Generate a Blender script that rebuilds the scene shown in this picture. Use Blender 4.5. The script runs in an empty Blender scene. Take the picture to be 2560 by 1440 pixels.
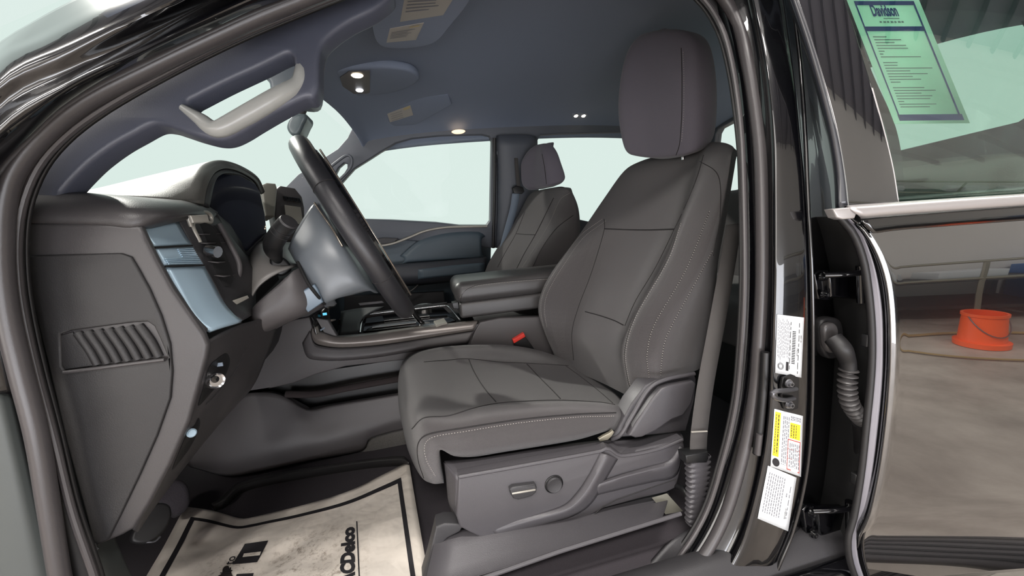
import bpy, bmesh, math, random
from mathutils import Vector, Matrix
from mathutils.bvhtree import BVHTree
from mathutils.geometry import tessellate_polygon

random.seed(7)
scene = bpy.context.scene
col = scene.collection

# ------------------------------------------------------------------ camera
FPX = 953.0
YAW, PITCH, ROLL = math.radians(12.5), math.radians(-9.5), math.radians(4.6)
CAM = Vector((0, -.5, 1.22))
fwd = Vector((math.sin(YAW)*math.cos(PITCH), math.cos(YAW)*math.cos(PITCH), math.sin(PITCH)))
_r = Vector((math.cos(YAW), -math.sin(YAW), 0)); _u = _r.cross(fwd)
RT = _r*math.cos(ROLL) - _u*math.sin(ROLL)
UP = _u*math.cos(ROLL) + _r*math.sin(ROLL)
cd = bpy.data.cameras.new('camera'); cam = bpy.data.objects.new('camera', cd); col.objects.link(cam)
cam.matrix_world = Matrix(((RT.x, UP.x, -fwd.x, CAM.x), (RT.y, UP.y, -fwd.y, CAM.y), (RT.z, UP.z, -fwd.z, CAM.z), (0, 0, 0, 1)))
cd.sensor_width = 36; cd.lens = 36*FPX/2560; cd.clip_start = .02; cd.clip_end = 200
scene.camera = cam

# ------------------------------------------------------------------ world, light, exposure
w = bpy.data.worlds.new('world'); scene.world = w; w.use_nodes = True
bg = w.node_tree.nodes['Background']
bg.inputs[0].default_value = (.735, .85, .805, 1); bg.inputs[1].default_value = 1.0
scene.view_settings.view_transform = 'Standard'; scene.view_settings.look = 'None'
scene.view_settings.exposure = 0; scene.view_settings.gamma = 1
scene.cycles.max_bounces = 8; scene.cycles.transparent_max_bounces = 16
scene.cycles.use_denoising = True

def area(name, loc, target, size, power, colr=(1, 1, 1)):
    l = bpy.data.lights.new(name, 'AREA'); l.shape = 'RECTANGLE'; l.size, l.size_y = size; l.energy = power; l.color = colr
    o = bpy.data.objects.new(name, l); col.objects.link(o); o.location = loc
    o.rotation_euler = (Vector(target)-Vector(loc)).to_track_quat('-Z', 'Y').to_euler()
    return o

# rows of strip lights under the hangar roof, then two added fill lights on the camera side
LAMPS = ((-3.2, -2.0, 3.05), (-0.4, -2.0, 3.05), (6.4, -2.0, 3.05), (-3.2, -.5, 3.85), (0.4, -.5, 3.85), (3.8, -.5, 3.85))
for x, y, z in LAMPS: area('hangar_lamp', (x, y, z), (x, y, 0), (1.6, .34), 85, (1, .96, .92))
area('cab_fill', (-2.6, -3.7, 1.5), (.2, .8, 1.2), (4.2, 2.2), 170, (1, .96, .92))  # added fill light facing into the cab
area('headliner_fill', (.2, -3.0, .25), (.4, .9, 1.6), (3.0, 1.0), 100, (.92, .94, 1))  # added fill light aimed up at the headliner
sun_l = bpy.data.lights.new('window_sun', 'SUN'); sun_l.energy = 2.6; sun_l.angle = math.radians(2.5); sun_l.color = (1, .97, .9)
sun = bpy.data.objects.new('window_sun', sun_l); col.objects.link(sun)
sun.rotation_euler = Vector((.50, -.60, -.60)).to_track_quat('-Z', 'Y').to_euler()

# ------------------------------------------------------------------ unprojection onto real planes
def ray(px, py): return fwd + RT*((px-1280)/FPX) - UP*((py-720)/FPX)
def P(px, py, Y):
    d = ray(px, py); return CAM + d*((Y-CAM.y)/d.y)
def PX(px, py, X):
    d = ray(px, py); return CAM + d*((X-CAM.x)/d.x)
def PZ(px, py, Z):
    d = ray(px, py); return CAM + d*((Z-CAM.z)/d.z)
def PN(px, py, o, n):
    d = ray(px, py); return CAM + d*((Vector(o)-CAM).dot(n)/d.dot(n))
def V(*a): return Vector(a)
def PS(pts, Y=None):
    """list of (px,py[,Y]) or Vectors -> Vectors"""
    out = []
    for p in pts:
        if isinstance(p, Vector): out.append(p.copy())
        elif len(p) == 3: out.append(P(*p))
        else: out.append(P(p[0], p[1], Y))
    return out

# ------------------------------------------------------------------ curves and meshes
def cr(pts, k, closed=False, dim=3):
    n = len(pts); out = []
    if n == 2 and not closed:
        return [pts[0].lerp(pts[1], i/k) for i in range(k+1)]
    segs = n if closed else n-1
    for i in range(segs):
        p1, p2 = pts[i], pts[(i+1) % n]
        p0 = pts[i-1] if (closed or i > 0) else p1*2-p2
        p3 = pts[(i+2) % n] if (closed or i+2 < n) else p2*2-p1
        if (p0-p1).length < 1e-7: p0 = p1*2-p2
        if (p3-p2).length < 1e-7: p3 = p2*2-p1
        # limit overshoot for very uneven spacing
        L = (p2-p1).length
        if L < 1e-7:
            out += [p1.copy()]*k; continue
        t1 = (p2-p0)*.5; t2 = (p3-p1)*.5
        if t1.length > 1.2*L: t1 = t1.normalized()*1.2*L
        if t2.length > 1.2*L: t2 = t2.normalized()*1.2*L
        for j in range(k):
            t = j/k; a = 2*t**3-3*t*t+1; b = t**3-2*t*t+t; c = -2*t**3+3*t*t; d = t**3-t*t
            out.append(p1*a+t1*b+p2*c+t2*d)
    if not closed: out.append(pts[-1].copy())
    return out
def resample(pts, n, closed=False):
    q = pts+[pts[0]] if closed else pts
    L = [0]
    for a, b in zip(q, q[1:]): L.append(L[-1]+(b-a).length)
    T = L[-1]; m = n if closed else n-1; out = []; j = 0
    for i in range(n):
        s = T*i/m
        while j < len(L)-2 and L[j+1] < s: j += 1
        d = L[j+1]-L[j]
        out.append(q[j].lerp(q[j+1], (s-L[j])/d if d > 1e-9 else 0))
    return out
def spline(pts, n, closed=False): return resample(cr(pts, 10, closed), n, closed)

def finish(o, sharp=35):
    me = o.data
    for p in me.polygons: p.use_smooth = True
    try: me.set_sharp_from_angle(angle=math.radians(sharp))
    except Exception: pass
def link(name, me, mat, parent=None, sharp=35):
    o = bpy.data.objects.new(name, me); col.objects.link(o)
    if mat is not None and not me.materials: me.materials.append(mat)
    finish(o, sharp)
    if parent is not None: o.parent = parent; o.matrix_parent_inverse = parent.matrix_world.inverted()
    return o
def obj(name, bm, mat, parent=None, sharp=35):
    bmesh.ops.remove_doubles(bm, verts=bm.verts, dist=1e-6)
    me = bpy.data.meshes.new(name); bm.normal_update(); bm.to_mesh(me); bm.free()
    return link(name, me, mat, parent, sharp)
def mod(o, kind, **k):
    m = o.modifiers.new(kind.lower(), kind)
    for a, b in k.items(): setattr(m, a, b)
    return o
def grid_bm(bm, rows, closed_u=False, closed_v=False):
    vs = [[bm.verts.new(p) for p in r] for r in rows]
    nv, nu = len(vs), len(vs[0])
    for i in range(nv if closed_v else nv-1):
        for j in range(nu if closed_u else nu-1):
            q = [vs[i][j], vs[i][(j+1) % nu], vs[(i+1) % nv][(j+1) % nu], vs[(i+1) % nv][j]]
            try: bm.faces.new(q)
            except ValueError: pass
    return vs
def loft(rows, nu=24, kv=6, Y=None, closed_u=False, arc=True, ku=6):
    """rows of control points -> smooth grid of points. arc False keeps the columns aligned with the control points"""
    R = [PS(r, Y) for r in rows]
    R = [(spline(r, nu, closed_u) if arc else cr(r, ku, closed_u)) for r in R]
    cols = [cr([r[j] for r in R], kv) for j in range(len(R[0]))]
    return [[c[i] for c in cols] for i in range(len(cols[0]))]
def patch(name, rows, mat, parent=None, thick=0.0, sharp=35, bm=None, **k):
    b = bmesh.new() if bm is None else bm
    grid_bm(b, loft(rows, **k), closed_u=k.get('closed_u', False))
    if bm is not None: return
    o = obj(name, b, mat, parent, sharp)
    if thick: mod(o, 'SOLIDIFY', thickness=abs(thick), offset=1 if thick > 0 else -1)
    return o
def away(o, thick):
    """solidify away from the camera side"""
    me = o.data; s = 0
    for p in me.polygons: s += (p.center-CAM).dot(p.normal)*p.area
    mod(o, 'SOLIDIFY', thickness=thick, offset=1 if s > 0 else -1); return o
def frames(pts, closed=False):
    n = len(pts); T = []
    for i in range(n):
        a = pts[i-1] if (closed or i > 0) else pts[i]; b = pts[(i+1) % n] if (closed or i < n-1) else pts[i]
        T.append((b-a).normalized())
    ref = V(0, 0, 1) if abs(T[0].z) < .9 else V(1, 0, 0)
    N = [(ref-T[0]*ref.dot(T[0])).normalized()]
    for i in range(1, n):
        v = N[-1]-T[i]*N[-1].dot(T[i]); N.append(v.normalized() if v.length > 1e-6 else N[-1])
    return T, N
def tube_bm(bm, pts, r, seg=10, closed=False, flat=1.0, up=None, caps=True):
    T, N = frames(pts, closed); n = len(pts); rings = []
    for i, p in enumerate(pts):
        nn = N[i]
        if up is not None:
            nn = up-T[i]*up.dot(T[i]); nn.normalize()
        bb = T[i].cross(nn); rr = r[i] if isinstance(r, (list, tuple)) else r
        rings.append([p+(nn*math.cos(2*math.pi*j/seg)*flat+bb*math.sin(2*math.pi*j/seg))*rr for j in range(seg)])
    vs = grid_bm(bm, rings, closed_u=True, closed_v=closed)
    if caps and not closed:
        for ring in (vs[0], vs[-1]):
            try: bm.faces.new(ring)
            except ValueError: pass
def tube(name, pts, r, mat, parent=None, n=40, seg=10, closed=False, Y=None, flat=1.0, up=None, smooth=True, sharp=50):
    q = PS(pts, Y)
    if smooth: q = spline(q, n, closed)
    if isinstance(r, (list, tuple)) and len(r) != len(q):
        m = len(r); r = [r[min(m-2, int(i*(m-1)/(len(q)-1)))]*(1-((i*(m-1)/(len(q)-1)) - min(m-2, int(i*(m-1)/(len(q)-1))))) + r[min(m-2, int(i*(m-1)/(len(q)-1)))+1]*((i*(m-1)/(len(q)-1)) - min(m-2, int(i*(m-1)/(len(q)-1)))) for i in range(len(q))]
    b = bmesh.new(); tube_bm(b, q, r, seg, closed, flat, up)
    return obj(name, b, mat, parent, sharp)
def box_bm(bm, lo, hi, mtx=None, bevel=0, seg=2):
    r = bmesh.ops.create_cube(bm, size=1); vs = r['verts']
    lo, hi = Vector(lo), Vector(hi); c = (lo+hi)/2; s = hi-lo
    for v in vs: v.co = Vector((v.co.x*s.x, v.co.y*s.y, v.co.z*s.z))+c
    if mtx is not None:
        for v in vs: v.co = mtx @ v.co
    if bevel:
        es = list({e for v in vs for e in v.link_edges})
        bmesh.ops.bevel(bm, geom=es, offset=bevel, segments=seg, affect='EDGES', profile=.5)
def box(name, lo, hi, mat, parent=None, mtx=None, bevel=0, seg=3):
    b = bmesh.new(); box_bm(b, lo, hi, mtx, bevel, seg); return obj(name, b, mat, parent)
def basis(o, n, up=None):
    n = Vector(n).normalized(); up = Vector(up) if up is not None else V(0, 0, 1)
    if abs(n.dot(up.normalized())) > .97: up = V(0, 1, 0)
    ex = up.cross(n).normalized(); ey = n.cross(ex)
    return Matrix(((ex.x, ey.x, n.x, o[0]), (ex.y, ey.y, n.y, o[1]), (ex.z, ey.z, n.z, o[2]), (0, 0, 0, 1)))
def slab(name, outlines, o, n, thick, mat, parent=None, bevel=.003, smooth=None, px=True, sharp=35, res=3):
    """flat plate on plane (o,n): outlines in photo pixels (or world points), first the rim then holes; thickness runs along -n"""
    M = basis(o, n); Mi = M.inverted(); nn = Vector(n).normalized()
    cu = bpy.data.curves.new(name, 'CURVE'); cu.dimensions = '2D'; cu.fill_mode = 'BOTH'
    for k, ol in enumerate(outlines):
        pts = [p if isinstance(p, Vector) else PN(p[0], p[1], o, nn) for p in ol]
        loc = [Mi @ p for p in pts]; loc = [V(p.x, p.y, 0) for p in loc]
        if smooth and (smooth is True or smooth[k]): loc = cr(loc, 6, True)
        q = [loc[0]]
        for p in loc[1:]:
            if (p-q[-1]).length > 1e-4: q.append(p)
        if (q[0]-q[-1]).length < 1e-4: q.pop()
        s = cu.splines.new('POLY'); s.points.add(len(q)-1)
        for i, p in enumerate(q): s.points[i].co = (p.x, p.y, 0, 1)
        s.use_cyclic_u = True
    cu.extrude = max(thick/2-bevel, 1e-5); cu.bevel_depth = bevel; cu.bevel_resolution = res; cu.offset = -bevel
    t = bpy.data.objects.new('t', cu); col.objects.link(t)
    dg = bpy.context.evaluated_depsgraph_get(); dg.update()
    me = bpy.data.meshes.new_from_object(t.evaluated_get(dg), depsgraph=dg)
    bpy.data.objects.remove(t); bpy.data.curves.remove(cu)
    me.transform(M @ Matrix.Translation((0, 0, -thick/2))); me.name = name; me.materials.clear()
    b = bmesh.new(); b.from_mesh(me); bmesh.ops.remove_doubles(b, verts=b.verts, dist=1e-5); bmesh.ops.recalc_face_normals(b, faces=b.faces); b.to_mesh(me); b.free()
    return link(name, me, mat, parent, sharp)
def slabY(name, outlines, Y, thick, mat, parent=None, **k):
    return slab(name, outlines, (0, Y, 0), (0, -1, 0), thick, mat, parent, **k)
def text_obj(name, s, fn, mat, parent=None, size=1.0, bold=0.0, align='LEFT', sx=1.0, shear=0.0, off=0.0, raw=False):
    """lettering laid on a surface: fn(u,v,h) -> world point; cap height about size*0.7"""
    cu = bpy.data.curves.new(name, 'FONT'); cu.body = s; cu.size = size; cu.align_x = align; cu.offset = bold; cu.shear = shear
    cu.resolution_u = 3; cu.extrude = 0
    t = bpy.data.objects.new('t', cu); col.objects.link(t)
    dg = bpy.context.evaluated_depsgraph_get(); dg.update()
    me = bpy.data.meshes.new_from_object(t.evaluated_get(dg), depsgraph=dg)
    bpy.data.objects.remove(t); bpy.data.curves.remove(cu)
    b = bmesh.new(); b.from_mesh(me); bmesh.ops.remove_doubles(b, verts=b.verts, dist=1e-5)
    bmesh.ops.subdivide_edges(b, edges=[e for e in b.edges if e.calc_length() > size*.2], cuts=2)
    bmesh.ops.triangulate(b, faces=b.faces)
    for v in b.verts: v.co = fn(v.co.x*sx, v.co.y, off)
    if raw: return b
    b.to_mesh(me); b.free(); me.materials.clear()
    return link(name, me, mat, parent)

# ------------------------------------------------------------------ tags
def tag(o, label=None, cat=None, group=None, kind=None):
    if label: o['label'] = label
    if cat: o['category'] = cat
    if group: o['group'] = group
    if kind: o['kind'] = kind
    return o
def thing(name, label, cat, loc=(0, 0, 0), group=None):
    o = bpy.data.objects.new(name, None); col.objects.link(o); o.location = loc; o.empty_display_size = .05
    o.matrix_world = Matrix.Translation(loc)
    return tag(o, label, cat, group)
def struct(o): o['kind'] = 'structure'; return o

# ------------------------------------------------------------------ materials
def lin(c):
    return tuple(((x/255)/12.92 if x/255 <= .04045 else ((x/255+.055)/1.055)**2.4) for x in c)+(1,)
def mat(name, rgb, rough=.5, metal=0.0, bump=0.0, bscale=400, spec=.5, coat=0.0, coat_rough=.03, coat_ior=1.5, sheen=0.0, var=0.0, vscale=30, emit=None, estr=0, kind='noise', aniso=None):
    m = bpy.data.materials.new(name); m.use_nodes = True; nt = m.node_tree; N = nt.nodes; L = nt.links
    b = N['Principled BSDF']; c = lin(rgb)
    b.inputs['Base Color'].default_value = c; b.inputs['Roughness'].default_value = rough; b.inputs['Metallic'].default_value = metal
    b.inputs['Specular IOR Level'].default_value = spec
    b.inputs['Coat Weight'].default_value = coat; b.inputs['Coat Roughness'].default_value = coat_rough; b.inputs['Coat IOR'].default_value = coat_ior
    b.inputs['Sheen Weight'].default_value = sheen; b.inputs['Sheen Roughness'].default_value = .4
    tc = N.new('ShaderNodeTexCoord')
    if var:
        n = N.new('ShaderNodeTexNoise'); n.inputs['Scale'].default_value = vscale; n.inputs['Detail'].default_value = 4; L.new(tc.outputs['Object'], n.inputs['Vector'])
        mx = N.new('ShaderNodeMixRGB'); mx.blend_type = 'MIX'; L.new(n.outputs['Fac'], mx.inputs[0])
        mx.inputs[1].default_value = tuple(x*(1-var) for x in c[:3])+(1,); mx.inputs[2].default_value = tuple(min(1, x*(1+var)) for x in c[:3])+(1,)
        L.new(mx.outputs[0], b.inputs['Base Color'])
    if bump:
        bp = N.new('ShaderNodeBump'); bp.inputs['Strength'].default_value = bump; bp.inputs['Distance'].default_value = .001
        if kind == 'weave':
            w1 = N.new('ShaderNodeTexWave'); w1.inputs['Scale'].default_value = bscale; w1.bands_direction = 'DIAGONAL'; w1.inputs['Distortion'].default_value = 1.5; w1.inputs['Detail'].default_value = 1
            w2 = N.new('ShaderNodeTexNoise'); w2.inputs['Scale'].default_value = bscale*3
            L.new(tc.outputs['Object'], w1.inputs['Vector']); L.new(tc.outputs['Object'], w2.inputs['Vector'])
            ad = N.new('ShaderNodeMath'); ad.operation = 'ADD'; L.new(w1.outputs['Fac'], ad.inputs[0]); L.new(w2.outputs['Fac'], ad.inputs[1]); h = ad.outputs[0]
        elif kind == 'voronoi':
            w1 = N.new('ShaderNodeTexVoronoi'); w1.inputs['Scale'].default_value = bscale; L.new(tc.outputs['Object'], w1.inputs['Vector']); h = w1.outputs['Distance']
        else:
            w1 = N.new('ShaderNodeTexNoise'); w1.inputs['Scale'].default_value = bscale; w1.inputs['Detail'].default_value = 3; L.new(tc.outputs['Object'], w1.inputs['Vector']); h = w1.outputs['Fac']
        L.new(h, bp.inputs['Height']); L.new(bp.outputs[0], b.inputs['Normal'])
    if emit: b.inputs['Emission Color'].default_value = lin(emit); b.inputs['Emission Strength'].default_value = estr
    return m
def glass_mat(name, tint, r0=.04, mul=1.0):
    m = bpy.data.materials.new(name); m.use_nodes = True; nt = m.node_tree; N = nt.nodes; L = nt.links
    N.remove(N['Principled BSDF']); out = N['Material Output']
    t = N.new('ShaderNodeBsdfTransparent'); t.inputs[0].default_value = tint+(1,)
    g = N.new('ShaderNodeBsdfGlossy'); g.inputs['Roughness'].default_value = .005; g.inputs['Color'].default_value = (1, 1, 1, 1)
    f = N.new('ShaderNodeLayerWeight'); f.inputs[0].default_value = .5
    pw = N.new('ShaderNodeMath'); pw.operation = 'POWER'; pw.inputs[1].default_value = 5
    mu = N.new('ShaderNodeMath'); mu.operation = 'MULTIPLY_ADD'; mu.inputs[1].default_value = (1-r0)*mul; mu.inputs[2].default_value = r0; mu.use_clamp = True
    mx = N.new('ShaderNodeMixShader'); L.new(f.outputs['Facing'], pw.inputs[0]); L.new(pw.outputs[0], mu.inputs[0]); L.new(mu.outputs[0], mx.inputs[0]); L.new(t.outputs[0], mx.inputs[1]); L.new(g.outputs[0], mx.inputs[2]); L.new(mx.outputs[0], out.inputs[0])
    return m

M_paint = mat('black_paint', (4, 4, 6), .25, coat=1, coat_ior=1.55, spec=.25, coat_rough=.015)
M_door_paint = mat('black_door_paint', (6, 6, 9), .2, coat=1, coat_ior=2.55, coat_rough=.01)
M_headliner = mat('headliner_fabric', (112, 121, 138), .95, bump=.35, bscale=900, var=.06, vscale=300)
M_trim = mat('grey_soft_plastic', (73, 70, 71), .48, bump=.25, bscale=900)
M_trim_dark = mat('charcoal_plastic', (44, 43, 45), .55, bump=.3, bscale=800)
M_dash = mat('dash_plastic', (55, 53, 54), .42, bump=.25, bscale=900)
M_dash_dark = mat('dash_cover_plastic', (31, 30, 31), .55, bump=.3, bscale=700)
M_black = mat('black_plastic', (20, 20, 21), .4, bump=.15, bscale=900)
M_gloss = mat('piano_black', (10, 10, 11), .12, coat=1)
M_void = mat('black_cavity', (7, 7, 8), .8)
M_seal = mat('rubber_seal', (62, 60, 60), .38, bump=.1, bscale=600)
M_seal_grey = mat('grey_rubber_lip', (62, 59, 60), .34, bump=.1, bscale=600)
M_seal_dark = mat('dark_rubber', (26, 25, 26), .5)
M_fabric = mat('seat_fabric', (77, 73, 74), .92, bump=.9, bscale=420, sheen=.25, var=.16, vscale=700, kind='weave')
M_fabric_lit = mat('headrest_fabric_lit', (96, 92, 101), .9, bump=.5, bscale=700, sheen=.2, var=.05, vscale=500)  # headrest cloth: stronger bluish light from above put into the colour
M_stitch = mat('stitching_thread', (158, 153, 148), .7)
M_groove = mat('seam_shadow_thread', (34, 32, 33), .9)
M_shield = mat('seat_plastic', (70, 68, 71), .42, bump=.35, bscale=700)
M_shield_dark = mat('seat_plastic_dark', (48, 47, 49), .5, bump=.35, bscale=700)
M_carpet = mat('carpet_pile', (52, 48, 52), 1.0, bump=1.0, bscale=500, var=.6, vscale=600)
M_carpet_l = mat('carpet_pile_grey', (88, 86, 84), 1.0, bump=1.0, bscale=500, var=.7, vscale=500)
M_rubber = mat('floor_rubber', (38, 37, 37), .5, bump=.2, bscale=500)
M_leather = mat('wheel_leather', (40, 40, 43), .36, bump=.25, bscale=900)
M_vinyl = mat('armrest_vinyl', (62, 60, 60), .38, bump=.3, bscale=900)
M_chrome = mat('satin_chrome', (200, 200, 202), .22, metal=1)
M_belt_metal = mat('brushed_belt_moulding', (172, 168, 167), .42, metal=.6, bump=.05)
M_silver_sky = mat('silver_trim_sky_tint', (172, 196, 212), .34, metal=.3)  # silver trim with the pale blue sky reflection put into its colour
M_bronze = mat('console_trim_paint', (112, 106, 102), .3, metal=.3)
M_taupe = mat('swoosh_trim', (150, 146, 138), .35, metal=.3)
M_door_trim = mat('door_panel_vinyl', (64, 76, 85), .5, bump=.25, bscale=900)
M_web = mat('belt_webbing', (78, 75, 74), .7, bump=.6, bscale=900, kind='weave')
M_web_blue = mat('belt_webbing_light', (120, 132, 146), .6, bump=.4, bscale=900, kind='weave')
M_red = mat('red_button', (215, 60, 50), .35)
M_screw = mat('screw_steel', (120, 120, 124), .35, metal=.8)
M_galv = mat('zinc_steel', (150, 145, 130), .4, metal=.7)
M_label = mat('label_vinyl', (205, 208, 210), .45)
M_yellow = mat('label_yellow', (228, 190, 40), .5)
M_orange_ink = mat('label_amber', (226, 150, 40), .5)
M_ink = mat('ink_black', (26, 24, 28), .7)
M_ink_grey = mat('ink_grey', (105, 105, 112), .7)
M_ink_red = mat('ink_red', (170, 70, 60), .7)
M_ink_blue = mat('ink_blue', (30, 40, 105), .6)
M_screen = mat('screen_glass', (30, 33, 43), .3, coat=1)
M_kick = mat('grey_sill_paint', (66, 70, 69), .5)
M_glass = glass_mat('clear_glass', (.985, .995, .99), .002, .03)
# ================================================================== THE HANGAR (setting)
def mat_concrete():
    m = bpy.data.materials.new('concrete'); m.use_nodes = True; nt = m.node_tree; N = nt.nodes; L = nt.links; b = N['Principled BSDF']
    tc = N.new('ShaderNodeTexCoord'); n = N.new('ShaderNodeTexNoise'); n.inputs['Scale'].default_value = 1.3; n.inputs['Detail'].default_value = 10; n.inputs['Roughness'].default_value = .65
    r = N.new('ShaderNodeValToRGB'); r.color_ramp.elements[0].position = .35; r.color_ramp.elements[0].color = lin((128, 118, 110)); r.color_ramp.elements[1].position = .68; r.color_ramp.elements[1].color = lin((190, 180, 170))
    L.new(tc.outputs['Object'], n.inputs['Vector']); L.new(n.outputs['Fac'], r.inputs[0]); L.new(r.outputs[0], b.inputs['Base Color']); b.inputs['Roughness'].default_value = .55
    return m
M_conc = mat_concrete()
M_hwall = mat('hangar_wall_paint', (214, 208, 204), .8, var=.04, vscale=2)
M_roof = mat('hangar_roof_steel', (150, 148, 158), .6, var=.1, vscale=3)
M_rib = mat('roof_rib_steel', (52, 52, 58), .6)
struct(box('floor', (-12, -7, -.05), (12, 9, 0), M_conc))
struct(box('wall_left', (-12, -4.05, 0), (12, -3.9, 2.1), M_hwall))
struct(box('wall_front', (-9.15, -3.9, 0), (-9.0, 1.6, 5.2), M_hwall))
# arched roof sheet with ribs
def arch(t): return (-4.0+5.9*t, 2.0+2.9*math.sin(t*math.pi*.5))
b = bmesh.new(); grid_bm(b, [[V(x, arch(t/24)[0], arch(t/24)[1]) for t in range(25)] for x in (-12, 12)])
o = obj('ceiling', b, M_roof); mod(o, 'SOLIDIFY', thickness=.06); struct(o)
for i in range(34):
    x = -5+i*.42
    b = bmesh.new(); tube_bm(b, [V(x, arch(t/20)[0], arch(t/20)[1]-.06) for t in range(21)], .035, 6)
    struct(obj('trim_%d' % (i+1), b, M_rib))
# lamp housings on the hangar lights
M_diff = mat('lamp_diffuser', (255, 250, 240), .4, emit=(255, 248, 238), estr=5)
LW = ['above the front wheels, nearer the wall', 'above the open front door, nearer the wall', 'above the cargo bed, nearer the wall', 'above the bonnet', 'above the cab', 'above the rear wheels']
for k, (x, y, z) in enumerate(LAMPS):
    t = thing('strip_lamp', 'long strip lamp under the arched hangar roof %s' % LW[k], 'lamp', (x, y, z+.03), 'strip lamps under the hangar roof')
    box('housing', (x-.82, y-.2, z+.03), (x+.82, y+.2, z+.09), M_galv, t, bevel=.01)
    box('diffuser', (x-.8, y-.17, z+.012), (x+.8, y+.17, z+.03), M_diff, t)

# things standing in the hangar, seen mirrored in the rear door
M_orange = mat('orange_pail_plastic', (255, 96, 40), .4)
def lathe(bm, c, prof, seg=32):
    rings = [[V(c[0]+r*math.cos(2*math.pi*j/seg), c[1]+r*math.sin(2*math.pi*j/seg), c[2]+z) for j in range(seg)] for r, z in prof]
    grid_bm(bm, rings, closed_u=True)
bk = (3.25, -2.72, 0)
t = thing('bucket', 'bright orange plastic bucket on the concrete, mirrored in the rear door', 'bucket', bk)
b = bmesh.new(); lathe(b, bk, [(.001, .004), (.150, .004), (.152, .04), (.128, .045), (.118, .235), (.125, .24), (.125, .26), (.110, .26), (.12, .03), (.001, .03)]); obj('pail', b, M_orange, t)
b = bmesh.new(); tube_bm(b, [V(bk[0]+.12*math.cos(a), bk[1]+.12*math.sin(a)+.02, .24-.14*math.sin(a)) for a in [math.pi*i/16 for i in range(17)]], .004, 6); obj('handle', b, M_screw, t)
b = bmesh.new(); pts = [V(bk[0]+.15+(.75+.02*j)*math.cos(a), bk[1]+.05+(.32+.01*j)*math.sin(a), .012+.004*j) for j in range(2) for a in [2*math.pi*i/48 for i in range(48)]]
tube_bm(b, pts, .007, 6)
tag(obj('hose', b, mat('yellow_hose', (150, 126, 84), .6)), 'loop of thin yellow hose lying on the concrete around the orange bucket', 'hose')
t = thing('cabinet', 'blue metal tool cabinet by the hangar wall behind the bucket', 'cabinet', (4.9, -3.6, 0))
box('body', (4.35, -3.86, .08), (5.9, -3.45, .62), mat('blue_enamel', (40, 96, 160), .4), t, bevel=.01)
for i in range(3):
    d = box('drawer', (4.37, -3.45, .11+i*.17), (5.88, -3.43, .26+i*.17), mat('blue_enamel_front', (30, 60, 105), .4), t, bevel=.008)
    box('handle', (4.8, -3.43, .21+i*.17), (5.4, -3.41, .225+i*.17), M_screw, d)
t = thing('workbench', 'long low workbench with white boxes along the hangar wall', 'workbench', (3.0, -3.6, 0))
box('worktop', (.8, -3.88, .42), (4.3, -3.4, .46), mat('bench_top', (60, 56, 56), .6), t, bevel=.005)
box('shelf', (.8, -3.88, .12), (4.3, -3.4, .15), M_black, t)
for x in (.85, 4.2):
    for y in (-3.86, -3.46): box('leg', (x, y, 0), (x+.05, y+.05, .42), M_screw, t)
for j, (x, y, s, l) in enumerate(((1.5, -3.65, .3, 'small white carton on the workbench nearest the front of the truck'), (2.6, -3.65, .4, 'wide white carton in the middle of the workbench'), (3.5, -3.65, .36, 'white carton at the cabinet end of the workbench'))):
    o = box('carton', (x, y-.15, .46), (x+s*1.5, y+.15, .46+s*.35), M_label, bevel=.004); tag(o, l, 'carton', 'cartons on the workbench')
t = thing('guard_rail', 'tubular steel guard rail standing in front of the workbench', 'rail', (3.5, -3.2, 0))
for z in (.5, .78):
    b = bmesh.new(); tube_bm(b, [V(1.6, -3.2, z), V(4.6, -3.2, z)], .02, 8); obj('rail', b, M_galv, t)
for x in (1.6, 2.6, 3.6, 4.6):
    b = bmesh.new(); tube_bm(b, [V(x, -3.2, 0), V(x, -3.2, .78)], .02, 8); obj('post', b, M_galv, t)

# ================================================================== TRUCK BODY
body = thing('truck_body', 'glossy black crew cab pickup body around the open driver doorway', 'truck', (0.6, .9, 0))
# painted roof rail and front pillar: rows run from the windscreen edge down to the doorway
rowsA = [
    [(-420, 560, 0.150), (-200, 280, 0.150), (0, 104, 0.150), (60, 66, 0.150), (190, -4, 0.150), (520, -150, 0.170), (900, -290, 0.200), (1500, -470, 0.260)],
    [(-420, 660, 0.110), (-200, 330, 0.110), (0, 128, 0.110), (90, 85, 0.110), (230, 14, 0.110), (560, -130, 0.120), (920, -260, 0.150), (1500, -430, 0.220)],
    [(-420, 700, 0.080), (-200, 380, 0.080), (0, 158, 0.080), (110, 104, 0.080), (290, 20, 0.080), (600, -112, 0.090), (940, -230, 0.120), (1500, -390, 0.200)],
    [(-400, 760, 0.062), (-200, 470, 0.062), (0, 205, 0.062), (170, 120, 0.062), (330, 48, 0.062), (620, -80, 0.070), (960, -200, 0.100), (1500, -350, 0.180)],
    [(-380, 860, .07), (-190, 560, .07), (-20, 290, .07), (170, 180, .07), (350, 95, .08), (640, -46, .11), (970, -170, .15), (1500, -310, .21)],
    [(-340, 960, .06), (-160, 660, .06), (-20, 350, .06), (170, 215, .06), (360, 125, .065), (650, -14, .09), (980, -130, .13), (1500, -270, .19)],
    [(-280, 1040, .085), (-110, 740, .085), (-15, 440, .085), (105, 310, .085), (210, 232, .085), (352, 158, .09), (528, 74, .10), (690, 4, .115), (990, -100, .14), (1500, -235, .19)],
    [(-240, 1080, .12), (-90, 800, .12), (0, 470, .12), (112, 325, .12), (215, 245, .12), (356, 172, .12), (530, 88, .13), (700, 16, .14), (995, -85, .16), (1500, -220, .2)],
]
away(patch('roof_rail', rowsA, M_paint, body, nu=70, kv=7), .004)
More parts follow.
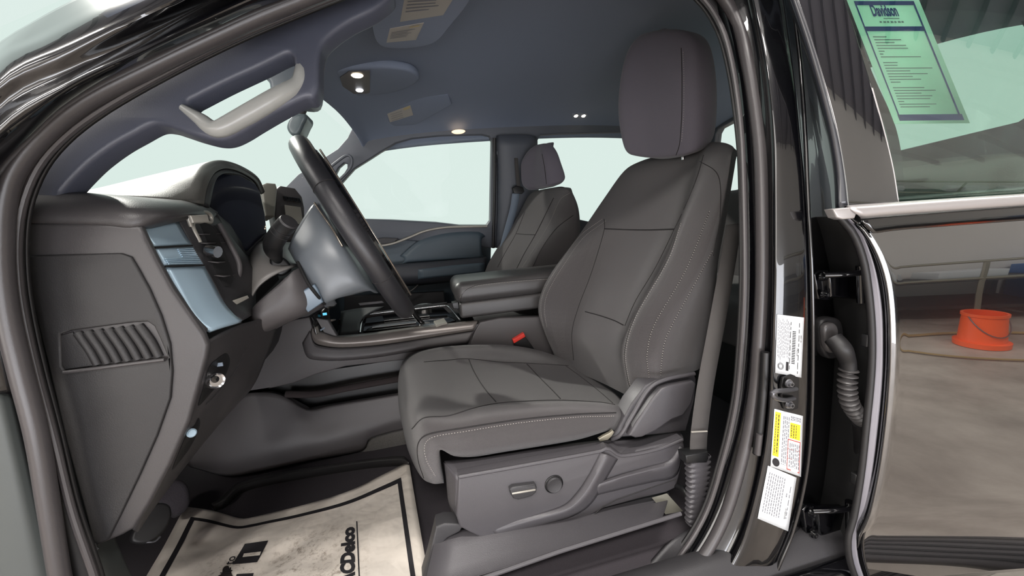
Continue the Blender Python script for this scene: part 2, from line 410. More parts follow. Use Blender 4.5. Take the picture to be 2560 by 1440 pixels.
# doorway weatherstrip: one bulb all round the front doorway
bulb = [(175, 1560, .115), (150, 1440, .115), (124, 1280, .115), (92, 1090, .115), (50, 925, .115), (22, 807, .115), (6, 700, .115), (3, 600, .115), (10, 500, .115), (38, 420, .115), (108, 334, .115), (211, 252, .115), (352, 179, .12), (528, 95, .13), (704, 18, .14), (990, -85, .16), (1300, -170, .2), (1600, -150, .2), (1760, -60, .18), (1838, 40, .16), (1868, 148, .14), (1893, 300, .125), (1903, 430, .115), (1905, 700, .11), (1894, 900, .11), (1884, 1000, .11), (1862, 1120, .11), (1815, 1283, .11), (1752, 1400, .11), (1660, 1500, .11)]
ring = spline(PS(bulb), 220)
b = bmesh.new(); tube_bm(b, ring, .0115, 12); tag(obj('door_seal', b, M_seal_grey, body), 'grey rubber weatherstrip bulb around the front doorway')
lip = [(270, 1560, .13), (235, 1440, .13), (180, 1280, .13), (135, 1100, .13), (92, 940, .13), (60, 800, .13), (45, 700, .13), (42, 600, .13), (55, 510, .13), (92, 420, .13), (150, 350, .13), (236, 283, .13), (372, 203, .135), (545, 114, .145), (720, 38, .155), (990, -60, .175), (1300, -140, .21), (1590, -120, .21), (1740, -20, .19), (1800, 60, .17), (1830, 160, .155), (1850, 300, .145), (1858, 430, .14), (1862, 700, .13), (1852, 900, .13), (1838, 1022, .13), (1808, 1150, .13), (1765, 1283, .13), (1700, 1390, .13), (1620, 1480, .13)]
ring2 = spline(PS(lip), 220)
b = bmesh.new(); tube_bm(b, ring2, .005, 10); obj('seal_lip', b, M_seal_grey, body)
# dark channel between bulb and lip, and the channel outside the bulb
b = bmesh.new(); mid = [(p+q)*.5+V(0, .02, 0) for p, q in zip(ring, ring2)]; inn = [q+V(0, .012, 0) for q in ring2]; out = [p+V(0, .012, 0) for p in ring]
grid_bm(b, [out, mid, inn]); away(obj('seal_channel', b, M_seal_dark, body), .004)

# headliner
rowsC = []
for x, dz in ((-.36, -.03), (-.2, .0), (.1, .03), (.6, .045), (1.1, .04), (1.6, 0), (1.78, -.06)):
    rowsC.append([V(x, .10, 1.56+dz), V(x, .18, 1.66+dz), V(x, .34, 1.735+dz), V(x, .6, 1.775+dz), V(x, .95, 1.79+dz), V(x+(.07 if x < -.3 else 0), 1.3, 1.775+dz), V(x+(.10 if x < -.3 else 0), 1.5, 1.745+dz), V(x+(.12 if x < -.3 else 0), 1.62, 1.70+dz), V(x+(.12 if x < -.3 else 0), 1.68, 1.64+dz)])
hl = patch('headliner', rowsC, M_headliner, body, arc=False, ku=5, kv=6); away(hl, .012)
# outer roof skin above it
rowsR = []
for x, dz in ((-.40, -.03), (-.36, .0), (0, .05), (.6, .07), (1.2, .06), (1.8, 0), (1.9, -.1)):
    e_ = 1 if x < -.3 else 0; rowsR.append([V(x, .12, 1.60+dz), V(x, .2, 1.73+dz), V(x, .5, 1.84+dz), V(x+.05*e_, .95, 1.86+dz), V(x+.12*e_, 1.4, 1.84+dz), V(x+.15*e_, 1.68, 1.79+dz), V(x+.15*e_, 1.72, 1.77+dz)])
patch('roof_skin', rowsR, M_paint, body, arc=False, ku=4, kv=4, thick=.003)
# upper front pillar trim with the grab handle opening
trimA = [(60, 700), (40, 600), (30, 470), (66, 410), (110, 365), (236, 283), (372, 203), (545, 114), (720, 38), (850, -15), (960, -40), (985, -20), (940, 20), (880, 50), (835, 80), (806, 110), (797, 150), (795, 215), (783, 240), (760, 243), (700, 272), (640, 306), (600, 330), (565, 345), (530, 347), (480, 335), (435, 320), (405, 311), (375, 311), (330, 334), (280, 362), (225, 402), (180, 445), (158, 470), (150, 482), (145, 540), (140, 700)]
hole = [(468, 257), (474, 249), (487, 242), (560, 205), (654, 162), (700, 139), (717, 132), (727, 134), (732, 143), (736, 185), (724, 204), (668, 238), (600, 272), (543, 309), (530, 308), (499, 288), (473, 268)]
M_pt = mat('pillar_trim', (72, 75, 87), .42, bump=.2, bscale=900)
o = slab('pillar_trim', [trimA, hole], (0, .175, 1.25), V(0, -1, .22), .04, M_pt, body, bevel=.008, smooth=[True, True])
hb = tube('grab_handle', [(455, 268, .215), (500, 298, .21), (541, 323, .205), (600, 297, .21), (700, 239, .22), (743, 212, .23), (752, 180, .235), (750, 140, .25)], [.005, .011, .014, .015, .015, .014, .010, .005], mat('handle_highlight', (150, 151, 148), .28), body, n=50)  # paler than the pillar trim: the handle's highlight is in the colour
hb['label'] = 'glossy rounded grip edge of the pillar grab handle, highlight put into its grey'
# far side upper body: one frame with holes for the windscreen-side pillar, front window and rear window
FY = 1.66
n_far = V(0, -1, -.10)
upper = [(690, 560), (712, 470), (745, 436), (805, 397), (844, 372), (868, 345), (882, 318), (882, 300), (862, 285), (830, 262), (800, 240), (830, 180), (1100, 200), (1500, 190), (1735, 190), (1745, 330), (1740, 620), (1500, 620), (1222, 620), (1000, 600), (800, 600)]
win_f = [(800, 545), (812, 505), (850, 462), (885, 423), (928, 396), (951, 381), (990, 358), (1030, 347), (1100, 340), (1205, 337), (1224, 341), (1230, 352), (1228, 450), (1226, 552), (1218, 563), (1150, 563), (1090, 556), (980, 550), (905, 548), (840, 548)]
win_r = [(1345, 350), (1352, 338), (1400, 335), (1560, 331), (1640, 328), (1690, 335), (1700, 400), (1690, 560), (1600, 566), (1500, 560), (1445, 548), (1360, 548), (1350, 520), (1345, 440)]
hnd = [(838, 436), (846, 420), (860, 408), (868, 410), (868, 420), (858, 436), (846, 448), (838, 446)]
M_far = mat('far_pillar_trim', (72, 76, 84), .5, bump=.2, bscale=900)
o = slab('side_frame', [upper, win_f, win_r, hnd], (0, FY, 1.4), n_far, .06, M_far, body, bevel=.008, res=2)
# rounded pillar bar with handle on the far front pillar
tube('grab_handle', [(815, 428, 1.585), (838, 408, 1.57), (868, 388, 1.57), (880, 398, 1.57), (876, 420, 1.58), (850, 448, 1.59), (828, 462, 1.60)], .007, M_far, body, n=30)
# far middle pillar cover
rowsB = [[(1241, 340, 1.60), (1243, 450, 1.64), (1240, 620, 1.68)], [(1250, 338, 1.575), (1252, 450, 1.615), (1250, 620, 1.65)], [(1275, 337, 1.565), (1280, 450, 1.60), (1285, 620, 1.64)], [(1320, 337, 1.57), (1325, 450, 1.605), (1330, 620, 1.64)], [(1341, 342, 1.60), (1346, 450, 1.63), (1350, 620, 1.67)]]
away(patch('pillar_cover', rowsB, M_far, body, nu=12, kv=4), .004)
tube('pillar_seal', [(1236, 345, 1.60), (1237, 450, 1.64), (1233, 620, 1.68)], .009, M_seal_dark, body, n=12)
# back wall with the rear window opening
bw = [V(1.76, .05, .5), V(1.76, 1.72, .5), V(1.76, 1.72, 1.3), V(1.76, 1.60, 1.74), V(1.76, .25, 1.74), V(1.76, .05, 1.3)]
bh = [PX(1795, 322, 1.76), PX(1788, 335, 1.76), V(1.76, 1.58, 1.36), V(1.76, 1.50, 1.30), V(1.76, .32, 1.40), V(1.76, .24, 1.46), V(1.76, .36, 1.76-.04), V(1.76, .42, 1.735), V(1.76, 1.0, 1.71), V(1.76, 1.40, 1.69)]
slab('back_panel', [bw, bh], (1.76, 0, 1), V(-1, 0, 0), .05, M_far, body, bevel=.006)
# glass
def pane(name, pts, o, n, t=.004): return slab(name, [pts], o, n, t, M_glass, None, bevel=.0008, res=1)
for i, (pts, oo, nn) in enumerate(((win_f, (0, FY+.03, 1.4), n_far), (win_r, (0, FY+.03, 1.4), n_far), (bh, (1.785, 0, 1), V(-1, 0, 0)))):
    struct(pane('window_%d' % (i+1), pts, oo, nn))
ws = [V(-.36, .30, 1.69), V(-.36, .95, 1.74), V(-.25, 1.58, 1.68)]; wb = [V(-1.15, .16, 1.20), V(-1.25, .95, 1.20), V(-1.15, 1.68, 1.20)]
o = patch('window_4', [ws, wb], M_glass, None, nu=16, kv=8); mod(o, 'SOLIDIFY', thickness=.004); struct(o)

# running board under the doors
rb_ = thing('running_board', 'black ribbed running board along the foot of the cab doors', 'running board', (.8, -.09, .26))
box('tread', (-.9, -.15, .26), (2.3, -.03, .315), M_trim, rb_, bevel=.015)
for i in range(5): box('tread_rib', (-.85, -.14+i*.02, .315), (2.25, -.133+i*.02, .319), M_seal_dark, rb_)
for x in (-.6, .7, 2.0): box('bracket', (x, -.10, .23), (x+.06, .06, .27), M_void, rb_)
# cab floor, sill, firewall
floor_pts = [V(-.85, .12, .43), V(-.85, 1.7, .43), V(1.7, 1.7, .43), V(1.7, .12, .43)]
b = bmesh.new(); grid_bm(b, [[V(x, y, .44) for y in (.14, .5, .9, 1.3, 1.7)] for x in [-.9+.26*i for i in range(11)]]); o = obj('floor_carpet', b, M_carpet, body); mod(o, 'SOLIDIFY', thickness=.03)
sub = box('firewall', (-.98, .1, .4), (-.93, 1.7, 1.2), M_carpet, body)
# door sill running under the doorway
rowsS = [[V(x, y, z) for x in (-.75, -.2, .3, .8, 1.3)] for (y, z) in ((.145, .45), (.13, .485), (.105, .497), (.075, .49), (.05, .45), (.04, .30))]
away(patch('door_sill', rowsS, M_shield_dark, body, nu=20, kv=4), .004)
away(patch('sill_panel', [[V(x, y, z) for x in (-.9, .3, 1.9)] for (y, z) in ((.045, .46), (.02, .44), (.02, .3), (.1, .2))], M_paint, body, nu=8, kv=4), .004)
# hinge pillar in front of the dash end, outside the weatherstrip
rowsK = [[(-420, 500, .10), (-380, 700, .10), (-330, 900, .10), (-300, 985, .10)], [(-40, 500, .11), (-30, 700, .11), (0, 880, .11), (28, 985, .115)]]
away(patch('hinge_pillar', rowsK, M_paint, body, nu=24, kv=4), .01)
rowsK = [[(-300, 975, .10), (-200, 1200, .10), (-60, 1560, .10)], [(-20, 975, .112), (30, 1200, .112), (100, 1560, .112)], [(28, 975, .125), (80, 1200, .125), (160, 1560, .125)]]
away(patch('lower_pillar', rowsK, M_kick, body, nu=24, kv=4), .01)
rowsK = [[(60, 640, .16), (110, 900, .16), (200, 1280, .16), (262, 1560, .16)], [(160, 640, .20), (160, 900, .20), (230, 1280, .19), (330, 1560, .19)], [(240, 640, .26), (220, 900, .26), (275, 1300, .24), (390, 1560, .24)]]
away(patch('kick_panel', rowsK, M_kick, body, nu=24, kv=6), .01)

# near middle pillar
rowsP = [
    [(1760, -60, .20), (1800, 60, .185), (1832, 180, .165), (1850, 320, .155), (1858, 450, .15), (1860, 700, .145), (1850, 900, .145), (1834, 1030, .145), (1805, 1150, .145), (1762, 1283, .145), (1700, 1390, .145), (1600, 1500, .145)],
    [(1800, -60, .17), (1838, 60, .155), (1862, 180, .14), (1882, 320, .13), (1888, 450, .125), (1890, 700, .12), (1880, 900, .12), (1866, 1030, .12), (1840, 1150, .12), (1795, 1283, .12), (1735, 1390, .12), (1640, 1510, .12)],
    [(1860, -60, .14), (1885, 60, .13), (1905, 180, .115), (1918, 320, .105), (1924, 450, .10), (1926, 700, .095), (1920, 900, .095), (1908, 1050, .095), (1888, 1180, .095), (1850, 1320, .095), (1800, 1420, .095), (1740, 1520, .095)],
    [(1870, -60, .12), (1895, 60, .11), (1916, 180, .095), (1930, 320, .085), (1935, 450, .08), (1936, 700, .075), (1930, 900, .075), (1922, 1060, .075), (1902, 1190, .075), (1862, 1340, .075), (1820, 1430, .075), (1765, 1520, .075)],
    [(1920, -60, .11), (1935, 60, .10), (1950, 180, .085), (1962, 320, .075), (1972, 450, .07), (1980, 700, .065), (1978, 900, .065), (1970, 1060, .065), (1952, 1190, .065), (1915, 1340, .065), (1885, 1430, .065), (1845, 1520, .065)],
    [(1950, -60, .105), (1968, 60, .095), (1984, 180, .082), (1998, 320, .072), (2010, 450, .067), (2024, 700, .062), (2025, 900, .062), (2020, 1060, .062), (2008, 1190, .062), (1975, 1320, .062), (1935, 1420, .062), (1900, 1520, .062)],
    [(1955, -60, .13), (1973, 60, .12), (1989, 180, .105), (2003, 320, .095), (2015, 450, .09), (2030, 700, .085), (2031, 900, .085), (2027, 1060, .085), (2015, 1190, .085), (1982, 1325, .085), (1942, 1425, .085), (1907, 1525, .085)],
    [(2010, -60, .17), (2030, 60, .17), (2040, 180, .16), (2060, 320, .16), (2080, 450, .16), (2100, 700, .16), (2110, 900, .16), (2110, 1060, .16), (2100, 1190, .16), (2090, 1325, .16), (2070, 1425, .16), (2050, 1525, .16)],
    [(2120, -60, .18), (2140, 60, .18), (2180, 180, .18), (2240, 320, .18), (2260, 450, .18), (2270, 700, .18), (2280, 900, .18), (2280, 1060, .18), (2270, 1190, .18), (2260, 1325, .18), (2240, 1425, .18), (2220, 1525, .18)],
]
bp = patch('middle_pillar', rowsP, M_paint, body, nu=60, kv=5, sharp=60); away(bp, .004)
tube('pillar_rib', [(1975, -60, .10), (1990, 60, .09), (2003, 180, .078), (2013, 330, .068), (2020, 500, .063), (2030, 700, .058), (2032, 900, .058), (2028, 1060, .058), (2015, 1190, .058), (1985, 1320, .058), (1945, 1420, .058), (1905, 1525, .058)], .0035, M_paint, body, n=60)
# slim rubber channel on the pillar
tube('pillar_channel', [(1913, 880, .088), (1909, 960, .088), (1900, 1060, .088), (1892, 1135, .088)], .008, M_black, body, n=20, flat=1)
tube('pillar_clip', [(1899, 1085, .082), (1896, 1110, .082), (1893, 1135, .082)], .006, M_seal_grey, body, n=8)
# front wing and bonnet ahead of the doorway
away(patch('front_wing', [[V(x, .10, 1.17) for x in (-.78, -1.4, -2.3, -2.6)], [V(x, .045, 1.10) for x in (-.78, -1.4, -2.3, -2.62)], [V(x, .03, .85) for x in (-.76, -1.4, -2.3, -2.64)], [V(x, .05, .35) for x in (-.74, -1.4, -2.3, -2.6)]], M_paint, body, arc=False, ku=4, kv=4), .004)
away(patch('bonnet', [[V(-1.0, y, 1.16+.03*math.sin((y-.1)*math.pi/1.7)), V(-1.7, y, 1.17+.03*math.sin((y-.1)*math.pi/1.7)), V(-2.5, y, 1.10+.03*math.sin((y-.1)*math.pi/1.7)), V(-2.66, y, 1.0)] for y in (.10, .5, .95, 1.4, 1.8)], M_paint, body, arc=False, ku=4, kv=4), .004)
# ================================================================== REAR DOOR (swung a little open)
DA = math.radians(12); DO = P(2150, 1000, 0.0); DN = V(-math.sin(DA), -math.cos(DA), 0); DT = V(math.cos(DA), -math.sin(DA), 0)
def PD(px, py, h=0.0):
    """point on the door plane raised by h towards the outside"""
    return PN(px, py, DO+DN*h, DN)
rd = thing('rear_door', 'glossy black rear door standing slightly open, mirroring the concrete floor', 'car door', tuple(DO))
# painted outer skin: columns from front edge to rear, gently crowned, with the lower crease
def dcol(f, h0):
    return f
edge = [(2150, 560), (2172, 590), (2195, 640), (2212, 700), (2221, 770), (2224, 850), (2222, 940), (2212, 1060), (2196, 1180), (2172, 1290), (2156, 1345), (2160, 1400), (2178, 1460), (2200, 1540)]
E3 = [PD(x, y, -.004) for x, y in edge]
zs = [p.z for p in E3]
L0 = [(p-DO).dot(DT) for p in E3]
def hprof(z):
    # outward bulge by height: slight tuck under the belt, flat flank, crease and turn-under low down
    if z > 1.05: return -.018*((z-1.05)/.2)**2
    if z > .60: return 0
    return -.10*((.60-z)/.3)**1.5
rows = []
for k, u in enumerate((0, .01, .03, .25, .6, 1.15)):
    row = []
    for p, l in zip(E3, L0):
        q = DO+DT*(l+u)+DN*(hprof(p.z) + (-.002 if k == 0 else 0)); q.z = p.z
        row.append(q)
    rows.append(row)
o = patch('outer_skin', rows, M_door_paint, rd, nu=50, kv=6); away(o, .02)
# flange and rubber along the door's front edge
f1 = [(2098, 540), (2135, 585), (2160, 650), (2172, 720), (2180, 800), (2182, 880), (2178, 960), (2168, 1060), (2155, 1180), (2137, 1290), (2122, 1345), (2126, 1400), (2146, 1460), (2170, 1540)]
f2 = [(2118, 540), (2150, 575), (2178, 640), (2195, 705), (2205, 780), (2207, 860), (2205, 950), (2195, 1060), (2180, 1180), (2158, 1290), (2142, 1345), (2146, 1400), (2165, 1460), (2190, 1540)]
M_flange = mat('door_edge_grey', (140, 138, 146), .42, metal=.2)
R1 = [PD(x-3, y, -.075) for x, y in f1]; R2 = [PD(x, y, -.03) for x, y in f1]; R3 = [PD(x, y, -.018) for x, y in f2]; R4 = [PD(x-3, y, -.010) for x, y in edge]; R5 = [PD(x, y, -.006) for x, y in edge]
away(patch('door_edge', [R1, R2, R3], M_flange, rd, nu=50, kv=5), .003)
away(patch('edge_return', [R3, R4, R5], M_paint, rd, nu=50, kv=5), .003)
tube('edge_seal', [PD(x-2, y, -.02) for x, y in f1], .006, M_seal_dark, rd, n=50)
for (x, y) in ((2168, 850), (2140, 1195)):
    box('edge_clip', (-.008, -.006, -.012), (.008, .006, .012), M_black, rd, mtx=Matrix.Translation(PD(x, y, -.03)), bevel=.002)
# inner door shell behind, closing the black gap
R0 = [p+V(.04, .10, 0) for p in R1]
away(patch('inner_shell', [R1, R0, [p+V(.25, .02, 0) for p in R0]], M_void, rd, nu=30, kv=3), .003)
# belt moulding: rail, end cap, black strip underneath
def belt_rows(a, bq, h):  # two pixel lines -> rows
    return [PD(x, y, h) for x, y in a], [PD(x, y, h) for x, y in bq]
t0 = [(2118, 513), (2250, 504), (2400, 494), (2560, 484), (2800, 468)]; t1 = [(2128, 522), (2250, 513), (2400, 502), (2560, 491), (2800, 474)]
t2 = [(2148, 540), (2250, 531), (2400, 521), (2560, 510), (2800, 492)]; t3 = [(2152, 548), (2250, 540), (2400, 528), (2560, 516), (2800, 497)]
away(patch('belt_moulding', [[PD(x, y, -.004) for x, y in t0], [PD(x, y, .008) for x, y in t1], [PD(x, y, .008) for x, y in t2], [PD(x, y, -.004) for x, y in t3]], M_belt_metal, rd, arc=False, ku=6, kv=4, sharp=60), .003)
cap = slab('belt_cap', [[(2082, 523), (2098, 521), (2140, 517), (2146, 526), (2138, 546), (2108, 549), (2092, 544)]], DO+DN*.006, DN, .02, M_belt_metal, rd, bevel=.003)
t4 = [(2156, 552), (2250, 543), (2400, 531), (2560, 519), (2800, 500)]; t5 = [(2180, 582), (2250, 573), (2400, 561), (2560, 549), (2800, 530)]
away(patch('belt_strip', [[PD(x, y, -.003) for x, y in t4], [PD(x, y, .003) for x, y in t4], [PD(x, y, .003) for x, y in t5], [PD(x, y, -.01) for x, y in t5]], M_gloss, rd, arc=False, ku=6, kv=3), .003)
# window frame, pillar applique and tinted glass
WL = [(1962, -20), (2008, 117), (2047, 253), (2070, 350), (2084, 440), (2088, 520)]
WR = [(1984, -20), (2026, 100), (2066, 235), (2094, 345), (2110, 440), (2118, 515)]
M_fr = mat('window_frame_black', (34, 36, 42), .3, coat=.5)
away(patch('window_frame', [[PD(x, y, -.05) for x, y in WL], [PD(x+6, y, -.015) for x, y in WL], [PD(x, y, -.008) for x, y in WR], [PD(x+2, y, -.016) for x, y in WR]], M_fr, rd, nu=40, kv=5), .003)
tube('frame_rubber', [PD(x-1, y, -.012) for x, y in WR], .003, M_chrome, rd, n=30)
M_app = mat('applique_black', (16, 16, 19), .12, coat=1, coat_ior=2.1, coat_rough=.01)
ap = [(1984, -200), (1984, -20), (2026, 100), (2066, 235), (2094, 345), (2110, 440), (2120, 520), (2247, 510), (2232, 420), (2208, 320), (2180, 220), (2140, 90), (2105, -20), (2060, -200)]
slab('pillar_applique', [ap], DO+DN*-.014, DN, .008, M_app, rd, bevel=.001)
M_tint = glass_mat('tinted_glass', (.70, .84, .77), .11, 1.0)
gl = [(2247, 510), (2232, 420), (2208, 320), (2180, 220), (2140, 90), (2105, -20), (2060, -200), (2900, -200), (3000, 480)]
slab('glass', [gl], DO+DN*-.019, DN, .004, M_tint, rd, bevel=.0005, res=1)
tube('glass_edge', [PD(x, y, -.016) for x, y in ((2180, 220), (2208, 320), (2232, 420), (2246, 508))], .0012, M_belt_metal, rd, n=16)
# inner door trim behind the glass (seen through it) : sill capping
slab('inner_capping', [[(2150, 500), (2900, 440), (2900, 900), (2300, 1000), (2200, 900)]], DO+DN*-.09, DN, .03, M_trim_dark, rd, bevel=.01)

# price sheet taped inside the rear window
WS = DO+DN*-.030
ws_ = thing('window_sticker', 'dealer price sheet with a blue border taped inside the rear door glass', 'window sheet', tuple(PN(2300, 150, WS, DN)))
M_sheet = mat('sheet_paper', (232, 250, 240), .6)
bs = M_sheet.node_tree.nodes['Principled BSDF']; bs.inputs['Transmission Weight'].default_value = 0
# thin paper lets the daylight behind it through
nt = M_sheet.node_tree; tr = nt.nodes.new('ShaderNodeBsdfTranslucent'); tr.inputs[0].default_value = (.8, .95, .87, 1); mxs = nt.nodes.new('ShaderNodeMixShader'); mxs.inputs[0].default_value = .5
nt.links.new(bs.outputs[0], mxs.inputs[1]); nt.links.new(tr.outputs[0], mxs.inputs[2]); nt.links.new(mxs.outputs[0], nt.nodes['Material Output'].inputs[0])
Q = [PN(2112, -12, WS, DN), PN(2292, -12, WS, DN), PN(2424, 308, WS, DN), PN(2236, 310, WS, DN)]
b = bmesh.new(); vs = [b.verts.new(q) for q in Q]; b.faces.new(vs); o = obj('paper', b, M_sheet, ws_); mod(o, 'SOLIDIFY', thickness=.0004)
def sheet(u, v, h=0):  # bilinear: u 0..1 across, v 0..1 down
    a = Q[0].lerp(Q[1], u); c = Q[3].lerp(Q[2], u); return a.lerp(c, v)+DN*(.0006+h)
def strip(bm, u0, v0, u1, v1, fn, h=.0002):
    vv = [bm.verts.new(fn(u, v, h)) for u, v in ((u0, v0), (u1, v0), (u1, v1), (u0, v1))]; bm.faces.new(vv)
b = bmesh.new()
strip(b, .10, .045, .90, .075, sheet); strip(b, .10, .235, .90, .27, sheet); strip(b, .08, .925, .94, .975, sheet); strip(b, .085, .045, .105, .95, sheet); strip(b, .89, .045, .915, .95, sheet)
obj('border', b, M_ink_blue, ws_)
def tx(s, u, v, size, fn, m, name='lettering', parent=None, bold=0, asp=.62, up=False):
    return text_obj(name, s, lambda x, y, h: fn(u+x*asp, v-y, h), m, parent, size=size, bold=bold, off=.0003)
tx('Davidson', .27, .155, .12, sheet, M_ink_blue, parent=ws_, bold=.004, asp=.8)
b = bmesh.new()
for i in range(7): strip(b, .33+i*.05, .195, .36+i*.05+.008*(i % 2), .207, sheet)
strip(b, .40, .172, .62, .178, sheet)
random.seed(3)
for i in range(26):
    v = .31+i*.022
    if i % 9 == 8: continue
    strip(b, .16, v, .2+.6*random.random(), v+.007, sheet)
o = obj('fine_print', b, M_ink_grey, ws_); o['kind'] = 'stuff'

# hinges between pillar and door
def bolt(parent, p, n, r=.007, m=M_screw, name='bolt'):
    M = basis(p, n); b = bmesh.new()
    r1 = bmesh.ops.create_cone(b, cap_ends=True, segments=20, radius1=r*1.5, radius2=r*1.35, depth=.003, matrix=M @ Matrix.Translation((0, 0, .0015)))
    bmesh.ops.create_cone(b, cap_ends=True, segments=20, radius1=r, radius2=r*.85, depth=.006, matrix=M @ Matrix.Translation((0, 0, .005)))
    o = obj(name, b, m, parent)
    b = bmesh.new(); bmesh.ops.create_cone(b, cap_ends=True, segments=6, radius1=r*.5, radius2=r*.5, depth=.003, matrix=M @ Matrix.Translation((0, 0, .0072))); obj('socket', b, M_void, o)
    return o
for k, (ya, yb, lab) in enumerate(((672, 752, 'upper black door hinge beside the top of the wiring boot'), (1262, 1350, 'lower black door hinge near the foot of the rear door'))):
    dx = 0 if k == 0 else -28
    c = P(2060+dx, (ya+yb)/2, .08)
    t = thing('hinge_assembly', lab, 'hinge', tuple(c), 'rear door hinges')
    slabY('pillar_leaf', [[(2036+dx, ya+14), (2048+dx, ya+4), (2072+dx, ya+4), (2084+dx, yb-6), (2070+dx, yb), (2046+dx, yb-4)]], .085, .012, M_paint, t, bevel=.003)
    slabY('knuckle_arm', [[(2072+dx, ya+12), (2150+dx, ya+10), (2160+dx, ya+22), (2166+dx, yb-4), (2140+dx, yb-2), (2078+dx, yb-8)]], .075, .02, M_paint, t, bevel=.006)
    b = bmesh.new(); tube_bm(b, [P(2152+dx, ya-8, .05), P(2154+dx, yb+4, .05)], .008, 12); obj('pin', b, M_paint, t)
    tube('stop_bar', [(2060+dx, ya+16, .07), (2110+dx, ya+14, .055), (2160+dx, ya+8, .045)], .006, M_paint, t, n=12)
    for (bx, by) in ((2056+dx, ya+20), (2060+dx, yb-16)): bolt(t, P(bx, by, .078), V(0, -1, 0), .006, M_paint)
# wiring boot
t = thing('wiring_boot', 'black ribbed rubber wiring boot bridging the pillar and the rear door', 'wiring boot', tuple(P(2120, 930, .07)))
slabY('grommet', [[(2052, 815), (2062, 798), (2085, 794), (2105, 804), (2112, 840), (2108, 880), (2098, 895), (2076, 898), (2060, 880), (2052, 850)]], .085, .02, M_seal_dark, t, bevel=.006, smooth=True)
slabY('grommet_ring', [[(2063, 825), (2070, 812), (2086, 808), (2097, 820), (2098, 850), (2094, 876), (2080, 884), (2068, 868)]], .068, .014, M_seal, t, bevel=.005, smooth=True)
tube('neck', [(2082, 845, .06), (2104, 870, .045), (2118, 900, .045), (2122, 925, .045)], [.016, .0165, .014, .013], M_seal_dark, t, n=24, seg=16)
pts = spline(PS([(2122, 922, .045), (2118, 960, .045), (2122, 1000, .045), (2138, 1030, .045), (2158, 1052, .05), (2172, 1072, .06)]), 145)
rr = [  .0125+.0040*math.sin(i/144*2*math.pi*17) for i in range(145)]
b = bmesh.new(); tube_bm(b, pts, rr, 20); obj('bellows', b, M_seal, t)
tube('tail', [(2150, 1058, .05), (2155, 1100, .06), (2148, 1145, .07)], [.013, .014, .010], M_seal_dark, t, n=16, seg=14)

# ---------------------------------------------------------------- stickers and striker on the middle pillar
bvh_cache = {}
def bvh_of(o):
    if o.name not in bvh_cache:
        dg = bpy.context.evaluated_depsgraph_get(); dg.update(); bvh_cache[o.name] = BVHTree.FromObject(o, dg)
    return bvh_cache[o.name]
def drape(o, px, py, lift=.0006):
    d = ray(px, py).normalized(); h = bvh_of(o).ray_cast(CAM, d)
    return (h[0]-d*lift) if h[0] is not None else None
def quadfn(o, q, lift):
    def f(u, v, h=0):
        x = (q[0][0]*(1-u)+q[1][0]*u)*(1-v)+(q[3][0]*(1-u)+q[2][0]*u)*v
        y = (q[0][1]*(1-u)+q[1][1]*u)*(1-v)+(q[3][1]*(1-u)+q[2][1]*u)*v
        p = drape(o, x, y, lift+h)
        return p if p is not None else P(x, y, .08-lift-h)
    return f
def sticker(q, label, name='information_label', n=8, m=None):
    f = quadfn(bp, q, .0015)
    rows = [[f(i/n, j/n) for i in range(n+1)] for j in range(n+1)]
    b = bmesh.new(); grid_bm(b, rows); o = obj(name, b, m or M_label, body); o['label'] = label
    mod(o, 'SOLIDIFY', thickness=.0008, offset=0)
    return o, quadfn(bp, q, .0026)
def patch_on(f, u0, v0, u1, v1, m, parent, name='printing', h=.0):
    n = 4; b = bmesh.new(); grid_bm(b, [[f(u0+(u1-u0)*i/n, v0+(v1-v0)*j/n, h) for i in range(n+1)] for j in range(n+1)]); return obj(name, b, m, parent)
# all three stickers read sideways: u runs across the sticker (photo x), v down the photo; text runs from bottom to top
def vtext(f, s, u, v, size, m, parent, asp=1.0, bold=0, down=False):
    # baseline along photo vertical; down=True reads from top to bottom
    if down: return text_obj('lettering', s, lambda x, y, h: f(u-(-y)*1.0, v+x*asp, h), m, parent, size=size, bold=bold, off=.0003)
    return text_obj('lettering', s, lambda x, y, h: f(u+(-y)*1.0, v-x*asp, h), m, parent, size=size, bold=bold, off=.0003)
def marks(f, lines, m, parent, name='fine_print', h=.0002):
    b = bmesh.new()
    for (u, w_, v0, v1, dash) in lines:
        v = v0
        while v < v1:
            e = min(v1, v+dash*(.6+.8*random.random()))
            vs = [b.verts.new(f(a, c, h)) for a, c in ((u, v), (u+w_, v), (u+w_, e), (u, e))]; b.faces.new(vs)
            v = e+dash*.35
    o = obj(name, b, m, parent); o['kind'] = 'stuff'; return o
random.seed(11)
s1, f = sticker([(1943, 786), (2010, 794), (2003, 944), (1938, 932)], 'white certification label with a bar code, uppermost on the pillar')
marks(f, [(.06+i*.052, .016, .06+.03*(i % 3), .62+.2*random.random(), .05) for i in range(9)], M_ink_grey, s1)
marks(f, [(.60, .13, .25+.028*i, .25+.028*i+.014, .05) for i in range(20)], M_ink, s1, 'bar_code')
vtext(f, 'TRUCK', .78, .52, .085, M_ink, s1, asp=.5, down=True); vtext(f, 'MFD. BY', .90, .30, .07, M_ink, s1, asp=.5, down=True)
marks(f, [(.52, .02, .1, .9, .08), (.84, .02, .1, .95, .09)], M_ink, s1)
b = bmesh.new()
for r0, cu, cv in ((.10, .20, .87), (.07, .20, .87)):
    cp = [f(cu+r0*math.cos(a)*1.1, cv+r0*math.sin(a)*.55, .0003) for a in [2*math.pi*i/24 for i in range(24)]]
    tube_bm(b, cp, .0004, 4, closed=True)
obj('round_seal', b, M_ink, s1)
patch_on(f, .40, .78, .5, .93, M_ink, s1, 'emblem', .0002)
